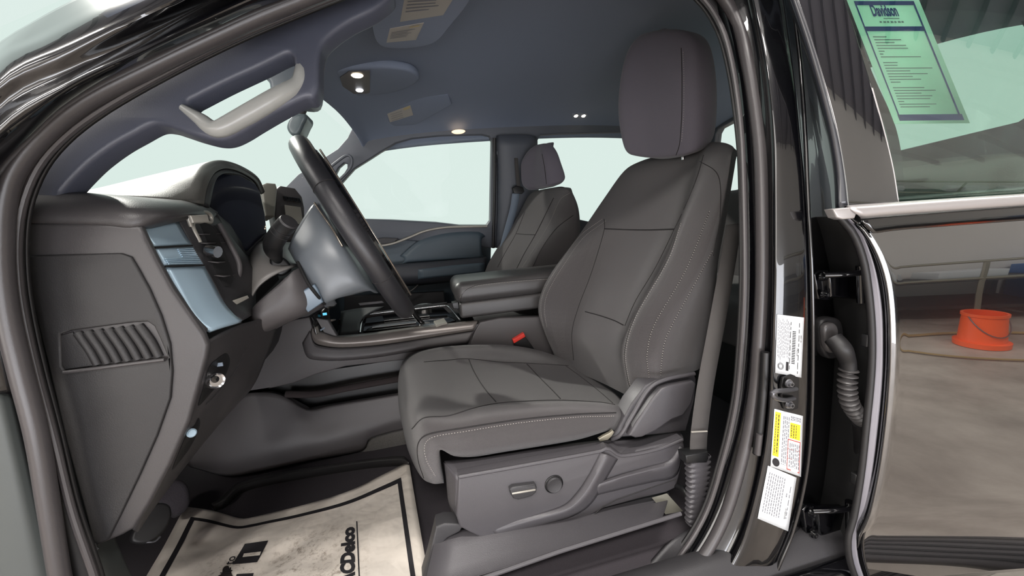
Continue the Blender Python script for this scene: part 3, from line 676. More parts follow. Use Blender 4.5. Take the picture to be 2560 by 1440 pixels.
s2, f = sticker([(1936, 1022), (2007, 1040), (2002, 1192), (1926, 1166)], 'yellow and white tyre loading label below the striker')
patch_on(f, .04, .04, .24, .80, M_yellow, s2, 'yellow_band', .0001)
patch_on(f, .58, .16, .93, .42, M_yellow, s2, 'yellow_box', .0001)
marks(f, [(.08, .02, .08, .75, .04), (.16, .03, .08, .75, .045), (.62, .025, .19, .4, .03), (.70, .025, .19, .4, .03), (.78, .02, .19, .4, .03)], M_ink, s2)
marks(f, [(.34+i*.06, .022, .08, .9, .05) for i in range(4)]+[(.60+i*.06, .022, .5, .9, .06) for i in range(6)]+[(.6+.05*i, .03, .05, .12, .03) for i in range(7)], M_ink_grey, s2)
b = bmesh.new()
for (u0, v0, u1, v1) in ((.53, .44, .95, .455), (.53, .94, .95, .955), (.53, .44, .545, .95), (.935, .44, .95, .95), (.53, .6, .95, .608), (.53, .76, .95, .768)): strip(b, u0, v0, u1, v1, f, .0002)
obj('ruled_box', b, M_ink_red, s2)
cp = []
b = bmesh.new(); c0 = f(.17, .90, .0003); ringp = [f(.17+.12*math.cos(a), .90+.07*math.sin(a), .0003) for a in [2*math.pi*i/20 for i in range(20)]]; b.faces.new([b.verts.new(p) for p in ringp]); obj('round_badge', b, M_ink, s2)
s3, f = sticker([(1920, 1164), (1991, 1194), (1970, 1328), (1894, 1296)], 'plain white notice label, lowest on the pillar')
marks(f, [(.10+i*.075, .022, .10, .85, .045) for i in range(8)]+[(.76, .03, .35, .42, .03), (.86, .02, .2, .8, .09)], M_ink_grey, s3)
vtext(f, 'ATTENTION', .80, .62, .07, M_ink, s3, asp=.5, down=True)
# striker
t = thing('door_striker', 'black steel door striker with two torx screws between the pillar labels', 'door striker', tuple(P(1970, 985, .06)))
slabY('plate', [[(1958, 944), (1978, 936), (1996, 940), (2003, 955), (2001, 1000), (1996, 1022), (1976, 1030), (1962, 1024), (1955, 1000), (1954, 965)]], .062, .006, M_black, t, bevel=.002)
for p in ((1971, 958), (1972, 1011)): bolt(t, P(p[0], p[1], .056), V(0, -1, 0), .0055)
tube('loop', [(1990, 972, .06), (1965, 976, .045), (1942, 978, .03), (1930, 984, .027), (1938, 994, .03), (1962, 1000, .045), (1985, 996, .06)], .0042, M_screw, t, n=40)
# ================================================================== SEATS
def drape_line(o, pts, n, lift=.0006, spl=True):
    q = [V(x, y, 0) for x, y in pts]
    q = spline(q, n) if spl else resample(q, n)
    out = [drape(o, p.x, p.y, lift) for p in q]
    return [p for p in out if p is not None]
def seam(o, pts, parent, r=.0016, n=40, m=None, name='seam', lift=.0002):
    q = drape_line(o, pts, n, lift)
    b = bmesh.new()
    # split where neighbouring hits jump in depth
    run = [q[0]] if q else []
    for a, c in zip(q, q[1:]):
        if (c-a).length > .05:
            if len(run) > 2: tube_bm(b, run, r, 6)
            run = [c]
        else: run.append(c)
    if len(run) > 2: tube_bm(b, run, r, 6)
    return obj(name, b, m or M_groove, parent)
def stitches(o, lines, parent, r=.00075, step=.0062, n=160, name='stitching'):
    b = bmesh.new()
    for pts in lines:
        q = drape_line(o, pts, n, .0012)
        if len(q) < 3: continue
        L = sum((c-a).length for a, c in zip(q, q[1:]) if (c-a).length < .05)
        m = max(4, int(L/step)*3)
        s = resample(q, m)
        for i in range(0, len(s)-2, 3):
            if (s[i+1]-s[i]).length < .02: tube_bm(b, [s[i], s[i+1], s[i]*.4+s[i+2]*.6], r, 5)
    o2 = obj(name, b, M_stitch, parent); o2['kind'] = 'stuff'; return o2
def closed_rows(rows, backs):
    return [PS(r)+bk for r, bk in zip(rows, backs)]

seat = thing('driver_seat', 'dark grey cloth driver seat with stitched bolsters, seen from its side', 'car seat', (.25, .57, .44))
BR = [
    [(1400, 915, .84), (1402, 918, .81), (1440, 930, .74), (1500, 955, .60), (1560, 985, .46), (1584, 998, .36), (1625, 960, .31), (1655, 950, .29), (1744, 925, .30)],
    [(1384, 880, .84), (1390, 884, .80), (1432, 885, .735), (1495, 905, .60), (1552, 930, .46), (1568, 945, .37), (1618, 905, .305), (1655, 900, .285), (1750, 890, .295)],
    [(1360, 825, .84), (1370, 828, .795), (1428, 835, .73), (1487, 850, .60), (1548, 868, .465), (1557, 872, .375), (1620, 875, .305), (1662, 860, .285), (1760, 845, .295)],
    [(1346, 767, .84), (1358, 767, .79), (1443, 771, .72), (1505, 790, .60), (1574, 800, .47), (1589, 786, .36), (1647, 792, .305), (1695, 782, .285), (1776, 772, .30)],
    [(1370, 695, .84), (1384, 694, .79), (1475, 680, .72), (1555, 682, .60), (1637, 675, .47), (1664, 655, .36), (1718, 668, .305), (1757, 668, .285), (1787, 662, .31)],
    [(1448, 587, .83), (1460, 584, .79), (1511, 572, .72), (1600, 574, .60), (1686, 572, .47), (1702, 553, .37), (1762, 555, .31), (1795, 560, .29), (1806, 560, .32)],
    [(1513, 492, .81), (1526, 490, .77), (1565, 482, .71), (1640, 475, .60), (1716, 468, .48), (1738, 455, .39), (1790, 455, .33), (1818, 455, .30), (1824, 455, .34)],
    [(1560, 428, .78), (1573, 424, .75), (1602, 416, .70), (1665, 405, .60), (1738, 398, .50), (1760, 387, .42), (1802, 385, .36), (1828, 390, .32), (1833, 400, .36)],
    [(1600, 404, .75), (1612, 401, .73), (1645, 394, .69), (1690, 384, .61), (1750, 370, .52), (1780, 359, .45), (1812, 360, .39), (1831, 366, .35), (1836, 372, .38)],
]
rows = []
for i, r in enumerate(BR):
    q = PS(r); th = .11 if i < 6 else (.10, .08, .05)[i-6]
    rows.append(q+[q[-1]+V(.05, .05, .0), q[-1]+V(.07, .14, 0), q[0]+V(th+.05, -.12, 0), q[0]+V(th, -.02, 0), q[0]+V(.04, .012, 0)])
top = [p+V(.02, 0, 0) for p in rows[-1]]; cc = sum(top, Vector())/len(top); rows.append([p.lerp(cc, .35)+V(.02, 0, .012) for p in rows[-1]]); rows.append([p.lerp(cc, .9)+V(.02, 0, .012) for p in rows[-2]])
g = loft(rows, kv=5, arc=False, ku=4, closed_u=True)
b = bmesh.new(); grid_bm(b, g, closed_u=True); back = obj('backrest', b, M_fabric, seat, 60)
C1 = [(1700, 556), (1667, 650), (1589, 786), (1562, 874), (1569, 947), (1582, 990)]
C2 = [(1774, 528), (1715, 674), (1637, 810), (1618, 883), (1623, 945)]
C3 = [(1781, 628), (1735, 713), (1667, 840), (1654, 908), (1652, 940)]
CL = [(1505, 548), (1448, 592), (1398, 662), (1362, 724), (1352, 767), (1358, 815)]
stitches(back, [[(x-1, y) for x, y in C1], [(x+3, y+2) for x, y in C1], C2, C3, CL, [(x+9, y+4) for x, y in CL]], back)
seam(back, C1, back, .0011); seam(back, C2, back, .0009); seam(back, C3, back, .0009)
seam(back, [(1511, 572), (1560, 574), (1620, 575), (1686, 573)], back, .0022)
seam(back, [(1510, 548), (1511, 572), (1492, 640), (1472, 700), (1447, 765), (1430, 830), (1434, 900)], back, .0013)
seam(back, [(1759, 388), (1742, 445), (1716, 510), (1686, 573), (1637, 672), (1589, 752), (1562, 815)], back, .0014)
seam(back, [(1463, 779), (1500, 789), (1535, 801), (1559, 813)], back, .0018)
seam(back, [(1744, 400), (1796, 440), (1800, 540), (1788, 610), (1783, 640)], back, .0010)
# headrest
HR = [
    [(1612, 392, .69), (1650, 396, .62), (1700, 390, .52), (1728, 384, .49), (1752, 376, .50)],
    [(1572, 384, .72), (1630, 392, .625), (1701, 386, .50), (1740, 376, .465), (1772, 362, .485)],
    [(1556, 352, .735), (1620, 365, .63), (1702, 362, .49), (1748, 352, .455), (1786, 330, .475)],
    [(1546, 280, .74), (1615, 285, .63), (1703, 285, .487), (1749, 275, .45), (1791, 262, .47)],
    [(1551, 200, .735), (1618, 200, .63), (1704, 200, .49), (1747, 195, .455), (1789, 190, .47)],
    [(1568, 130, .72), (1628, 125, .62), (1704, 122, .50), (1742, 122, .465), (1778, 125, .48)],
    [(1596, 92, .70), (1640, 84, .61), (1700, 82, .52), (1732, 85, .49), (1758, 92, .50)],
]
rows = []
for i, r in enumerate(HR):
    q = PS(r); k_ = (.5, .9, 1, 1, 1, .8, .45)[i]; rows.append(q+[q[-1]+V(.02, .05, 0)*k_, q[0]+V(.13, -.09, 0)*k_, q[0]+V(.10, -.02, 0)*k_, q[0]+V(.05, .005, 0)*k_])
c0 = sum(rows[0], Vector())/9; c1 = sum(rows[-1], Vector())/9
rows = [[p.lerp(c0, .9)+V(0, 0, -.004) for p in rows[0]], [p.lerp(c0, .4)+V(0, 0, -.006) for p in rows[0]]]+rows+[[p.lerp(c1, .4)+V(0, 0, .012) for p in rows[-1]], [p.lerp(c1, .9)+V(0, 0, .016) for p in rows[-1]]]
b = bmesh.new(); grid_bm(b, loft(rows, kv=5, arc=False, ku=5, closed_u=True), closed_u=True); hr = obj('headrest', b, M_fabric_lit, seat, 70)
seam(hr, [(1703, 120), (1705, 200), (1704, 290), (1699, 360), (1690, 388)], hr, .0012); stitches(hr, [[(1708, 130), (1710, 200), (1709, 290), (1704, 355)]], hr)
for y in (.55, .64):
    b = bmesh.new(); tube_bm(b, [V(.80, y, 1.30), V(.79, y, 1.44)], .006, 12); obj('headrest_post', b, M_chrome, seat)
# cushion
CU = [
    [(1110, 1208, .32), (1090, 1210, .325), (1078, 1208, .36), (1058, 1198, .46), (1040, 1172, .60), (1022, 1135, .73), (1014, 1105, .80), (1012, 1095, .84), (1016, 1085, .86)],
    [(1098, 1165, .285), (1064, 1155, .30), (1050, 1142, .345), (1033, 1118, .46), (1016, 1080, .60), (1001, 1035, .73), (997, 1008, .80), (996, 1000, .84), (1002, 1000, .865)],
    [(1100, 1125, .28), (1072, 1100, .29), (1050, 1060, .335), (1030, 1028, .46), (1010, 985, .60), (999, 945, .73), (1000, 922, .79), (1004, 915, .84), (1012, 930, .87)],
    [(1135, 1140, .28), (1105, 1085, .285), (1080, 1038, .33), (1080, 1000, .44), (1062, 945, .60), (1045, 905, .73), (1035, 888, .78), (1040, 883, .84), (1052, 905, .875)],
    [(1185, 1142, .28), (1160, 1073, .28), (1150, 1028, .325), (1160, 1010, .40), (1140, 950, .59), (1112, 905, .725), (1100, 872, .78), (1104, 870, .84), (1112, 895, .875)],
    [(1260, 1130, .28), (1240, 1060, .28), (1235, 1018, .315), (1245, 1008, .38), (1215, 950, .58), (1180, 905, .72), (1175, 866, .775), (1178, 865, .84), (1185, 890, .875)],
    [(1355, 1115, .28), (1342, 1047, .28), (1336, 1010, .31), (1347, 1004, .37), (1305, 950, .58), (1265, 910, .72), (1262, 866, .775), (1264, 866, .84), (1270, 890, .875)],
    [(1450, 1098, .28), (1445, 1039, .28), (1438, 1006, .31), (1448, 1003, .37), (1395, 955, .58), (1345, 915, .72), (1340, 878, .775), (1345, 878, .84), (1350, 900, .87)],
    [(1528, 1075, .285), (1540, 1037, .285), (1528, 1012, .31), (1530, 1008, .37), (1478, 962, .58), (1422, 922, .72), (1410, 898, .775), (1412, 898, .84), (1415, 910, .87)],
    [(1540, 1085, .31), (1556, 1048, .31), (1560, 1025, .33), (1568, 1018, .38), (1525, 972, .58), (1460, 930, .72), (1450, 905, .775), (1450, 905, .84), (1450, 915, .86)],
]
g = loft(CU, kv=5, arc=False, ku=4)
b = bmesh.new(); grid_bm(b, g); cush = obj('cushion', b, M_fabric, seat, 60); away(cush, .012)
stitches(cush, [[(1088, 1190), (1066, 1150), (1062, 1112), (1085, 1092), (1160, 1079), (1300, 1057), (1440, 1043), (1536, 1040)]], cush)
seam(cush, [(1060, 1195), (1046, 1150), (1046, 1108), (1070, 1086), (1160, 1070), (1300, 1049), (1440, 1036), (1540, 1032)], cush, .0018, 80)
seam(cush, [(1030, 1072), (1060, 1045), (1120, 1040), (1180, 1022), (1240, 1009), (1320, 1003), (1403, 1001), (1500, 1006), (1537, 1012)], cush, .0016, 70)
seam(cush, [(1171, 897), (1185, 930), (1210, 970), (1240, 1005)], cush, .0016)
seam(cush, [(1317, 910), (1350, 945), (1380, 975), (1401, 997)], cush, .0018)
seam(cush, [(1415, 915), (1460, 948), (1500, 980), (1532, 1008)], cush, .0014)
seam(cush, [(1060, 905), (1120, 900), (1171, 897), (1250, 905), (1317, 908), (1421, 914)], cush, .0012, 50)
# side shield with its ledge and ridges
M_sh = M_shield
face = [(1145, 1192), (1300, 1163), (1420, 1142), (1505, 1126), (1520, 1120), (1535, 1126), (1556, 1139), (1620, 1128), (1680, 1108), (1709, 1097), (1713, 1117), (1706, 1165), (1692, 1220), (1666, 1233), (1600, 1248), (1511, 1272), (1468, 1294), (1350, 1325), (1240, 1349), (1201, 1345), (1175, 1333), (1149, 1319), (1140, 1290)]
slabY('side_shield', [face], .237, .03, M_sh, seat, bevel=.006)
led = [[(1110, 1152, .30), (1200, 1140, .30), (1350, 1118, .30), (1500, 1100, .30), (1600, 1090, .30), (1700, 1075, .30)], [(1145, 1190, .243), (1240, 1172, .243), (1380, 1147, .243), (1505, 1124, .243), (1556, 1136, .243), (1709, 1096, .243)]]
away(patch('shield_ledge', led, M_sh, seat, arc=False, ku=6, kv=4), .004)
fr = [[(1108, 1155, .32), (1115, 1200, .32), (1122, 1260, .32), (1145, 1312, .32)], [(1113, 1160, .29), (1119, 1200, .29), (1126, 1262, .29), (1149, 1316, .29)], [(1145, 1194, .241), (1143, 1230, .241), (1143, 1280, .241), (1155, 1320, .241)]]
away(patch('shield_front', fr, M_sh, seat, nu=14, kv=4), .004)
# raised lip along the top edge, diagonal ridge, rear recess
tube('shield_lip', [(1148, 1192, .24), (1300, 1165, .24), (1500, 1128, .24), (1520, 1121, .24), (1554, 1139, .24), (1640, 1124, .24), (1706, 1099, .24)], .0045, M_sh, seat, n=50)
ridge = [[(1500, 1132, .2365), (1470, 1190, .236), (1440, 1235, .235), (1405, 1265, .236), (1300, 1298, .2375), (1230, 1325, .2375)], [(1520, 1138, .226), (1490, 1196, .222), (1458, 1245, .221), (1415, 1278, .224), (1310, 1308, .232), (1236, 1333, .2365)], [(1545, 1148, .2365), (1512, 1204, .236), (1480, 1258, .235), (1430, 1292, .236), (1325, 1322, .2375), (1245, 1343, .2375)]]
away(patch('shield_ridge', ridge, M_sh, seat, nu=40, kv=4), .003)
rec = [[(1500, 1203, .2365), (1560, 1183, .2365), (1620, 1166, .2365), (1672, 1150, .2365), (1700, 1115, .2365)], [(1494, 1215, .228), (1560, 1194, .226), (1625, 1177, .226), (1682, 1160, .228), (1708, 1122, .232)], [(1486, 1240, .2365), (1560, 1222, .2365), (1630, 1206, .2365), (1690, 1190, .2365), (1708, 1130, .2365)]]
away(patch('shield_step', rec, M_sh, seat, nu=30, kv=4), .003)
seam_b = bmesh.new(); tube_bm(seam_b, PS([(1486, 1286, .2362), (1505, 1268, .2362), (1540, 1250, .2362), (1620, 1222, .2362), (1690, 1198, .2362)]), .0012, 6); obj('shield_groove', seam_b, M_groove, seat)
# seat switches
sw = slabY('seat_switch', [[(1274, 1225), (1282, 1219), (1338, 1212), (1343, 1220), (1341, 1232), (1330, 1242), (1296, 1251), (1284, 1248), (1277, 1238)]], .225, .018, M_shield_dark, seat, bevel=.004)
tube('switch_ridge', [(1280, 1234, .2255), (1310, 1229, .2235), (1338, 1224, .2255)], .0022, M_taupe, sw, n=10)
kc = P(1384, 1209, .238)
b = bmesh.new()
def disc_bm(b, c, n, prof, seg=40):
    M = basis(c, n); rings = [[M @ V(r*math.cos(2*math.pi*j/seg), r*math.sin(2*math.pi*j/seg), z) for j in range(seg)] for r, z in prof]
    grid_bm(b, rings, closed_u=True)
disc_bm(b, kc, V(0, -1, 0), [(.0215, 0), (.0215, .003), (.0200, .004), (.0192, .002), (.0185, .002), (.0001, .002)]); kn = obj('lumbar_switch', b, M_black, seat)
b = bmesh.new(); disc_bm(b, kc, V(0, -1, 0), [(.0182, 0), (.0182, .006), (.0165, .0085), (.013, .0075), (.0001, .007)]); obj('knob', b, M_shield_dark, kn)
# recliner cover
slabY('recliner_cover', [[(1528, 1096), (1545, 1075), (1580, 1010), (1614, 965), (1640, 952), (1666, 945), (1735, 932), (1742, 948), (1738, 1000), (1716, 1080), (1640, 1088), (1571, 1093)]], .285, .05, M_sh, seat, bevel=.006)
slabY('recliner_guard', [[(1573, 1090), (1590, 1060), (1630, 1000), (1655, 972), (1675, 965), (1735, 954), (1742, 960), (1730, 1010), (1709, 1040), (1680, 1050), (1640, 1078), (1606, 1094), (1590, 1096)]], .252, .02, M_sh, seat, bevel=.006)
tube('guard_lip', [(1530, 1098, .28), (1552, 1086, .262), (1580, 1040, .262), (1622, 972, .262), (1665, 948, .262), (1736, 934, .262)], .005, M_sh, seat, n=40)
g = slabY('rail_bracket', [[(1497, 1098), (1510, 1090), (1526, 1082), (1532, 1076), (1536, 1080), (1530, 1090), (1520, 1100), (1500, 1104)]], .27, .008, M_galv, seat, bevel=.001)
# seat track and riser trims
away(patch('track_cover', [[(1088, 1330, .27), (1672, 1226, .27)], [(1088, 1345, .25), (1672, 1240, .25)], [(1058, 1478, .172), (1656, 1290, .172)], [(1056, 1484, .168), (1660, 1294, .168)], [(1070, 1490, .175), (1664, 1300, .175)]], M_sh, seat, nu=12, kv=3), .004)
b = bmesh.new(); tube_bm(b, PS([(1052, 1500, .160), (1400, 1378, .160), (1702, 1284, .160)]), .0045, 10); obj('track_lip', b, M_sh, seat)
away(patch('sill_trim', [[(1560, 1490, .135), (1620, 1420, .14), (1680, 1352, .15), (1722, 1322, .17)], [(1640, 1500, .12), (1680, 1440, .125), (1730, 1370, .135), (1760, 1330, .15)]], M_shield_dark, seat, nu=12, kv=5), .01)
slabY('track_end', [[(1090, 1318), (1112, 1310), (1160, 1312), (1150, 1330), (1120, 1345), (1095, 1370), (1070, 1500), (1040, 1500), (1070, 1400)]], .24, .04, M_shield_dark, seat, bevel=.004)
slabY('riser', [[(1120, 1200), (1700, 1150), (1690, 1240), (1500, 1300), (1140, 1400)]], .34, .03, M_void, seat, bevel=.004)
slabY('warning_tag', [[(1630, 1245), (1668, 1234), (1708, 1278), (1664, 1286)]], .232, .0012, mat('paper_tag', (120, 118, 108), .7), seat, bevel=.0003)

# red seat-belt buckle at the far side of the cushion
t = thing('belt_buckle', 'black seat-belt buckle with a red button at the inner side of the driver seat', 'buckle', tuple(P(1320, 870, .88)))
slabY('stalk', [[(1284, 855), (1314, 842), (1345, 885), (1330, 890), (1310, 882), (1287, 866)]], .842, .022, M_black, t, bevel=.003)
slabY('button', [[(1282, 850), (1310, 833), (1314, 842), (1285, 859)]],   .838, .02, M_red, t, bevel=.002)

# passenger seat
ps = thing('passenger_seat', 'dark grey cloth passenger seat behind the centre armrest', 'car seat', (.25, 1.38, .44))
PB = [
    [(1150, 830, 1.62), (1180, 830, 1.5), (1240, 840, 1.26), (1280, 850, 1.17), (1390, 850, 1.15)],
    [(1195, 720, 1.62), (1220, 730, 1.50), (1270, 740, 1.26), (1310, 740, 1.17), (1400, 760, 1.15)],
    [(1215, 670, 1.62), (1240, 672, 1.50), (1290, 675, 1.27), (1330, 670, 1.17), (1412, 690, 1.15)],
    [(1240, 625, 1.62), (1262, 630, 1.49), (1312, 632, 1.27), (1355, 622, 1.17), (1428, 640, 1.15)],
    [(1273, 578, 1.60), (1290, 584, 1.48), (1338, 587, 1.27), (1384, 577, 1.18), (1441, 590, 1.15)],
    [(1302, 528, 1.57), (1315, 530, 1.47), (1360, 540, 1.27), (1405, 545, 1.19), (1443, 548, 1.16)],
    [(1318, 498, 1.54), (1330, 496, 1.46), (1376, 495, 1.28), (1412, 498, 1.20), (1438, 510, 1.17)],
    [(1332, 482, 1.51), (1345, 478, 1.44), (1382, 472, 1.30), (1405, 470, 1.23), (1424, 476, 1.19)],
]
rows = []
for r in PB:
    q = PS(r); rows.append(q+[q[-1]+V(.03, .05, 0), q[0]+V(.17, -.10, 0), q[0]+V(.12, .0, 0)])
cc = sum(rows[-1], Vector())/8; rows.append([p.lerp(cc, .35)+V(.01, 0, .01) for p in rows[-1]]); rows.append([p.lerp(cc, .9)+V(.01, 0, .012) for p in rows[-2]])
b = bmesh.new(); grid_bm(b, loft(rows, kv=4, arc=False, ku=4, closed_u=True), closed_u=True); pb = obj('backrest', b, M_fabric, ps, 60)
seam(pb, [(1290, 584), (1312, 586), (1338, 587)], pb, .0022); seam(pb, [(1384, 495), (1338, 587), (1312, 632), (1290, 675)], pb, .002)
seam(pb, [(1312, 530), (1290, 584), (1264, 630), (1244, 668)], pb, .0016); seam(pb, [(1433, 538), (1390, 572), (1355, 620), (1331, 668)], pb, .0016)
stitches(pb, [[(1425, 482), (1400, 500), (1372, 560), (1330, 630), (1305, 668)]], pb, r=.0009)
PH = [
    [(1320, 474, 1.50), (1350, 470, 1.42), (1372, 466, 1.33), (1390, 462, 1.31)],
    [(1306, 460, 1.52), (1335, 466, 1.44), (1368, 462, 1.31), (1402, 455, 1.28)],
    [(1303, 435, 1.53), (1332, 440, 1.44), (1364, 440, 1.31), (1408, 440, 1.28)],
    [(1304, 405, 1.53), (1334, 405, 1.44), (1360, 405, 1.32), (1398, 405, 1.29)],
    [(1318, 380, 1.51), (1340, 378, 1.43), (1357, 378, 1.34), (1390, 380, 1.31)],
    [(1334, 366, 1.48), (1350, 362, 1.42), (1362, 361, 1.36), (1380, 363, 1.34)],
]
rows = []
for r in PH:
    q = PS(r); rows.append(q+[q[-1]+V(.015, .04, 0), q[0]+V(.085, -.07, 0), q[0]+V(.06, -.015, 0)])
c0 = sum(rows[0], Vector())/7; c1 = sum(rows[-1], Vector())/7
rows = [[p.lerp(c0, .9) for p in rows[0]], [p.lerp(c0, .4)+V(0, 0, -.004) for p in rows[0]]]+rows+[[p.lerp(c1, .4)+V(0, 0, .006) for p in rows[-1]], [p.lerp(c1, .9)+V(0, 0, .008) for p in rows[-1]]]
b = bmesh.new(); grid_bm(b, loft(rows, kv=4, arc=False, ku=4, closed_u=True), closed_u=True); ph = obj('headrest', b, M_fabric_lit, ps, 70)
seam(ph, [(1355, 385), (1360, 410), (1364, 440), (1366, 460)], ph, .0016)
box('cushion', (-.05, 1.14, .60), (.55, 1.64, .82), M_fabric, ps, bevel=.06, seg=5)
box('base', (0, 1.18, .45), (.5, 1.6, .62), M_shield_dark, ps, bevel=.02)
# rear bench behind
rb = thing('rear_bench', 'grey cloth rear bench across the back of the cab', 'car seat', (1.35, .95, .44))
box('cushion', (1.05, .2, .70), (1.55, 1.66, .88), M_fabric, rb, bevel=.06, seg=5)
box('backrest', (1.52, .2, .80), (1.68, 1.66, 1.30), M_fabric, rb, bevel=.05, seg=5)
box('base', (1.08, .22, .44), (1.5, 1.64, .72), M_void, rb, bevel=.02)

# driver seat belt
t = thing('seat_belt', 'dark seat belt hanging beside the driver seat into a ribbed sleeve', 'seat belt', tuple(P(1745, 1150, .2)))
def strap(name, path, wdt, m, parent, wdir=V(1, 0, 0), n=30):
    q = spline(PS(path), n); b = bmesh.new(); grid_bm(b, [[p-wdir*wdt/2 for p in q], [p for p in q], [p+wdir*wdt/2 for p in q]]); o = obj(name, b, m, parent); mod(o, 'SOLIDIFY', thickness=.0014, offset=0); return o
strap('webbing', [(1835, 560, .30), (1818, 665, .25), (1790, 820, .21), (1764, 960, .19), (1748, 1080, .18), (1745, 1140, .18)], .040, M_web, t, wdir=V(.98, -.15, .05))
tube('stop_button', [(1728, 1080, .176), (1768, 1078, .17)], .0018, M_taupe, t, n=6)
slabY('mouth', [[(1713, 1138), (1771, 1130), (1773, 1146), (1768, 1158), (1716, 1160)]], .165, .028, M_black, t, bevel=.004)
sleeve = spline(PS([(1744, 1140, .18), (1744, 1200, .18), (1738, 1260, .18), (1732, 1305, .18)]), 120)
rr = [(.027*(1-.42*(i/119)**1.5))*(1+.16*math.sin(i/119*2*math.pi*13)) for i in range(120)]
T_, N_ = frames(sleeve); b = bmesh.new()
rings = []
for p, r_ in zip(sleeve, rr):
    seg = 20; rings.append([p+V(math.copysign(abs(math.cos(a))**.5, math.cos(a))*r_, math.copysign(abs(math.sin(a))**.5, math.sin(a))*.012, 0) for a in [2*math.pi*j/seg for j in range(seg)]])
grid_bm(b, rings, closed_u=True); obj('ribbed_sleeve', b, M_shield, t)
tube('anchor', [(1690, 1215, .24), (1715, 1230, .2), (1730, 1290, .19)], .007, M_black, t, n=10)
t = thing('seat_belt', 'pale webbing seat belt hanging from the far pillar beside the passenger seat', 'seat belt', tuple(P(1290, 520, 1.58)))
strap('webbing', [(1290, 482, 1.56), (1284, 520, 1.57), (1268, 580, 1.57), (1255, 630, 1.57)], .046, M_web_blue, t, wdir=V(.97, .1, .15), n=16)
slabY('guide', [[(1281, 470), (1290, 464), (1308, 468), (1312, 478), (1306, 484), (1286, 484)]], 1.555, .02, M_black, t, bevel=.004)
strap('upper_webbing', [(1290, 395, 1.58), (1293, 430, 1.575), (1297, 470, 1.565)], .02, M_web, t, n=8)
# ================================================================== DASHBOARD
dash = thing('dashboard', 'grey moulded dashboard with its open-door end cap facing the camera', 'dashboard', (-.5, .9, .8))
cap_out = [(40, 556), (200, 557), (350, 565), (366, 600), (392, 652), (430, 722), (472, 783), (508, 835), (519, 862), (516, 890), (500, 949), (472, 1053), (425, 1161), (373, 1260), (335, 1322), (302, 1341), (231, 1371), (215, 1303), (165, 1114), (118, 916), (78, 760), (62, 690), (56, 635), (66, 605)]
slabY('end_cap', [cap_out], .165, .014, M_dash, dash, bevel=.006, res=4)
gr_out = [(150, 836), (178, 827), (331, 807), (368, 805), (384, 816), (400, 850), (418, 893), (411, 899), (300, 913), (162, 930), (153, 916)]
cov = [(60, 640), (180, 636), (300, 633), (326, 642), (342, 668), (372, 722), (402, 790), (424, 860), (430, 930), (425, 996), (392, 1090), (350, 1185), (300, 1290), (270, 1350), (236, 1366), (215, 1290), (165, 1105), (118, 905), (80, 760), (66, 690)]
slabY('end_cover', [cov, gr_out], .1605, .012, M_dash_dark, dash, bevel=.003)
gv = slabY('end_grille', [[(140, 826), (380, 796), (425, 900), (155, 940)]], .171, .004, M_void, dash, bevel=.001)
for i in range(7):
    x = 196+i*25.5; y = 832-i*3.2
    s = [(x, y, .165), (x+16, y+22, .1635), (x+32, y+45, .1635), (x+50, y+78, .165)]
    tube('grille_slat', s, .0062, M_dash_dark, gv, n=10, seg=8)
slabY('grille_blank', [[(150, 838), (180, 830), (244, 914), (162, 926), (153, 912)]], .1625, .008, M_dash_dark, dash, bevel=.002)
tube('grille_lip_glint', [(160, 931, .158), (240, 921, .158), (340, 908, .158), (412, 899, .158)], .0028, M_dash, dash, n=20)  # lighter tube along the lip stands for its highlight
b = bmesh.new(); tube_bm(b, PS([(232, 1360, .16), (236, 1372, .158), (242, 1376, .158)]), .004, 8); obj('clip', b, M_black, dash)
# upper roll from the end up to the driver-facing side
away(patch('upper_roll', [
    [(-20, 468, .26), (150, 476, .26), (250, 484, .26), (345, 492, .27), (430, 499, .30), (500, 506, .36), (545, 530, .42)],
    [(-20, 476, .20), (150, 481, .20), (250, 489, .20), (345, 499, .205), (430, 508, .235), (500, 520, .30), (535, 545, .36)],
    [(-20, 520, .168), (150, 520, .168), (250, 524, .168), (345, 530, .17), (425, 534, .20), (485, 536, .26), (520, 548, .33)],
    [(-20, 556, .166), (150, 558, .166), (250, 562, .166), (347, 568, .168), (432, 548, .21), (472, 540, .262), (500, 545, .31)],
    [(-20, 562, .19), (150, 564, .19), (250, 568, .19), (352, 575, .19), (440, 556, .23), (476, 548, .275), (500, 552, .32)]], M_dash, dash, nu=50, kv=6), .004)
# driver-facing silver strip in three sections
def face_strip(name, a, c, m, n=8):
    # a: left pixels top->bottom , c: right pixels
    return away(patch(name, [a, [( (p[0]+q[0])/2, (p[1]+q[1])/2-1, (p[2]+q[2])/2-.004) for p, q in zip(a, c)], c], m, dash, nu=n, kv=4), .006)
face_strip('trim_strip', [(352, 568, .182), (368, 592, .182), (386, 616, .182)], [(446, 553, .262), (462, 584, .262), (480, 612, .262)], M_silver_sky)
st = face_strip('ribbed_strip', [(388, 621, .182), (400, 642, .182), (413, 663, .182)], [(482, 616, .262), (496, 640, .262), (509, 661, .262)], M_silver_sky)
for i in range(9):
    t_ = i/8; l = (392+22*t_*1.0, 626+34*t_); r_ = (487+22*t_, 621+37*t_)
    s0 = .55 if i < 5 else .08
    a = (l[0]+(r_[0]-l[0])*s0, l[1]+(r_[1]-l[1])*s0, .182+.08*s0-.004); c = (l[0]+(r_[0]-l[0])*.95, l[1]+(r_[1]-l[1])*.95, .256)
    b = bmesh.new(); tube_bm(b, PS([a, c]), .0011, 6); obj('rib', b, M_silver_sky, st)
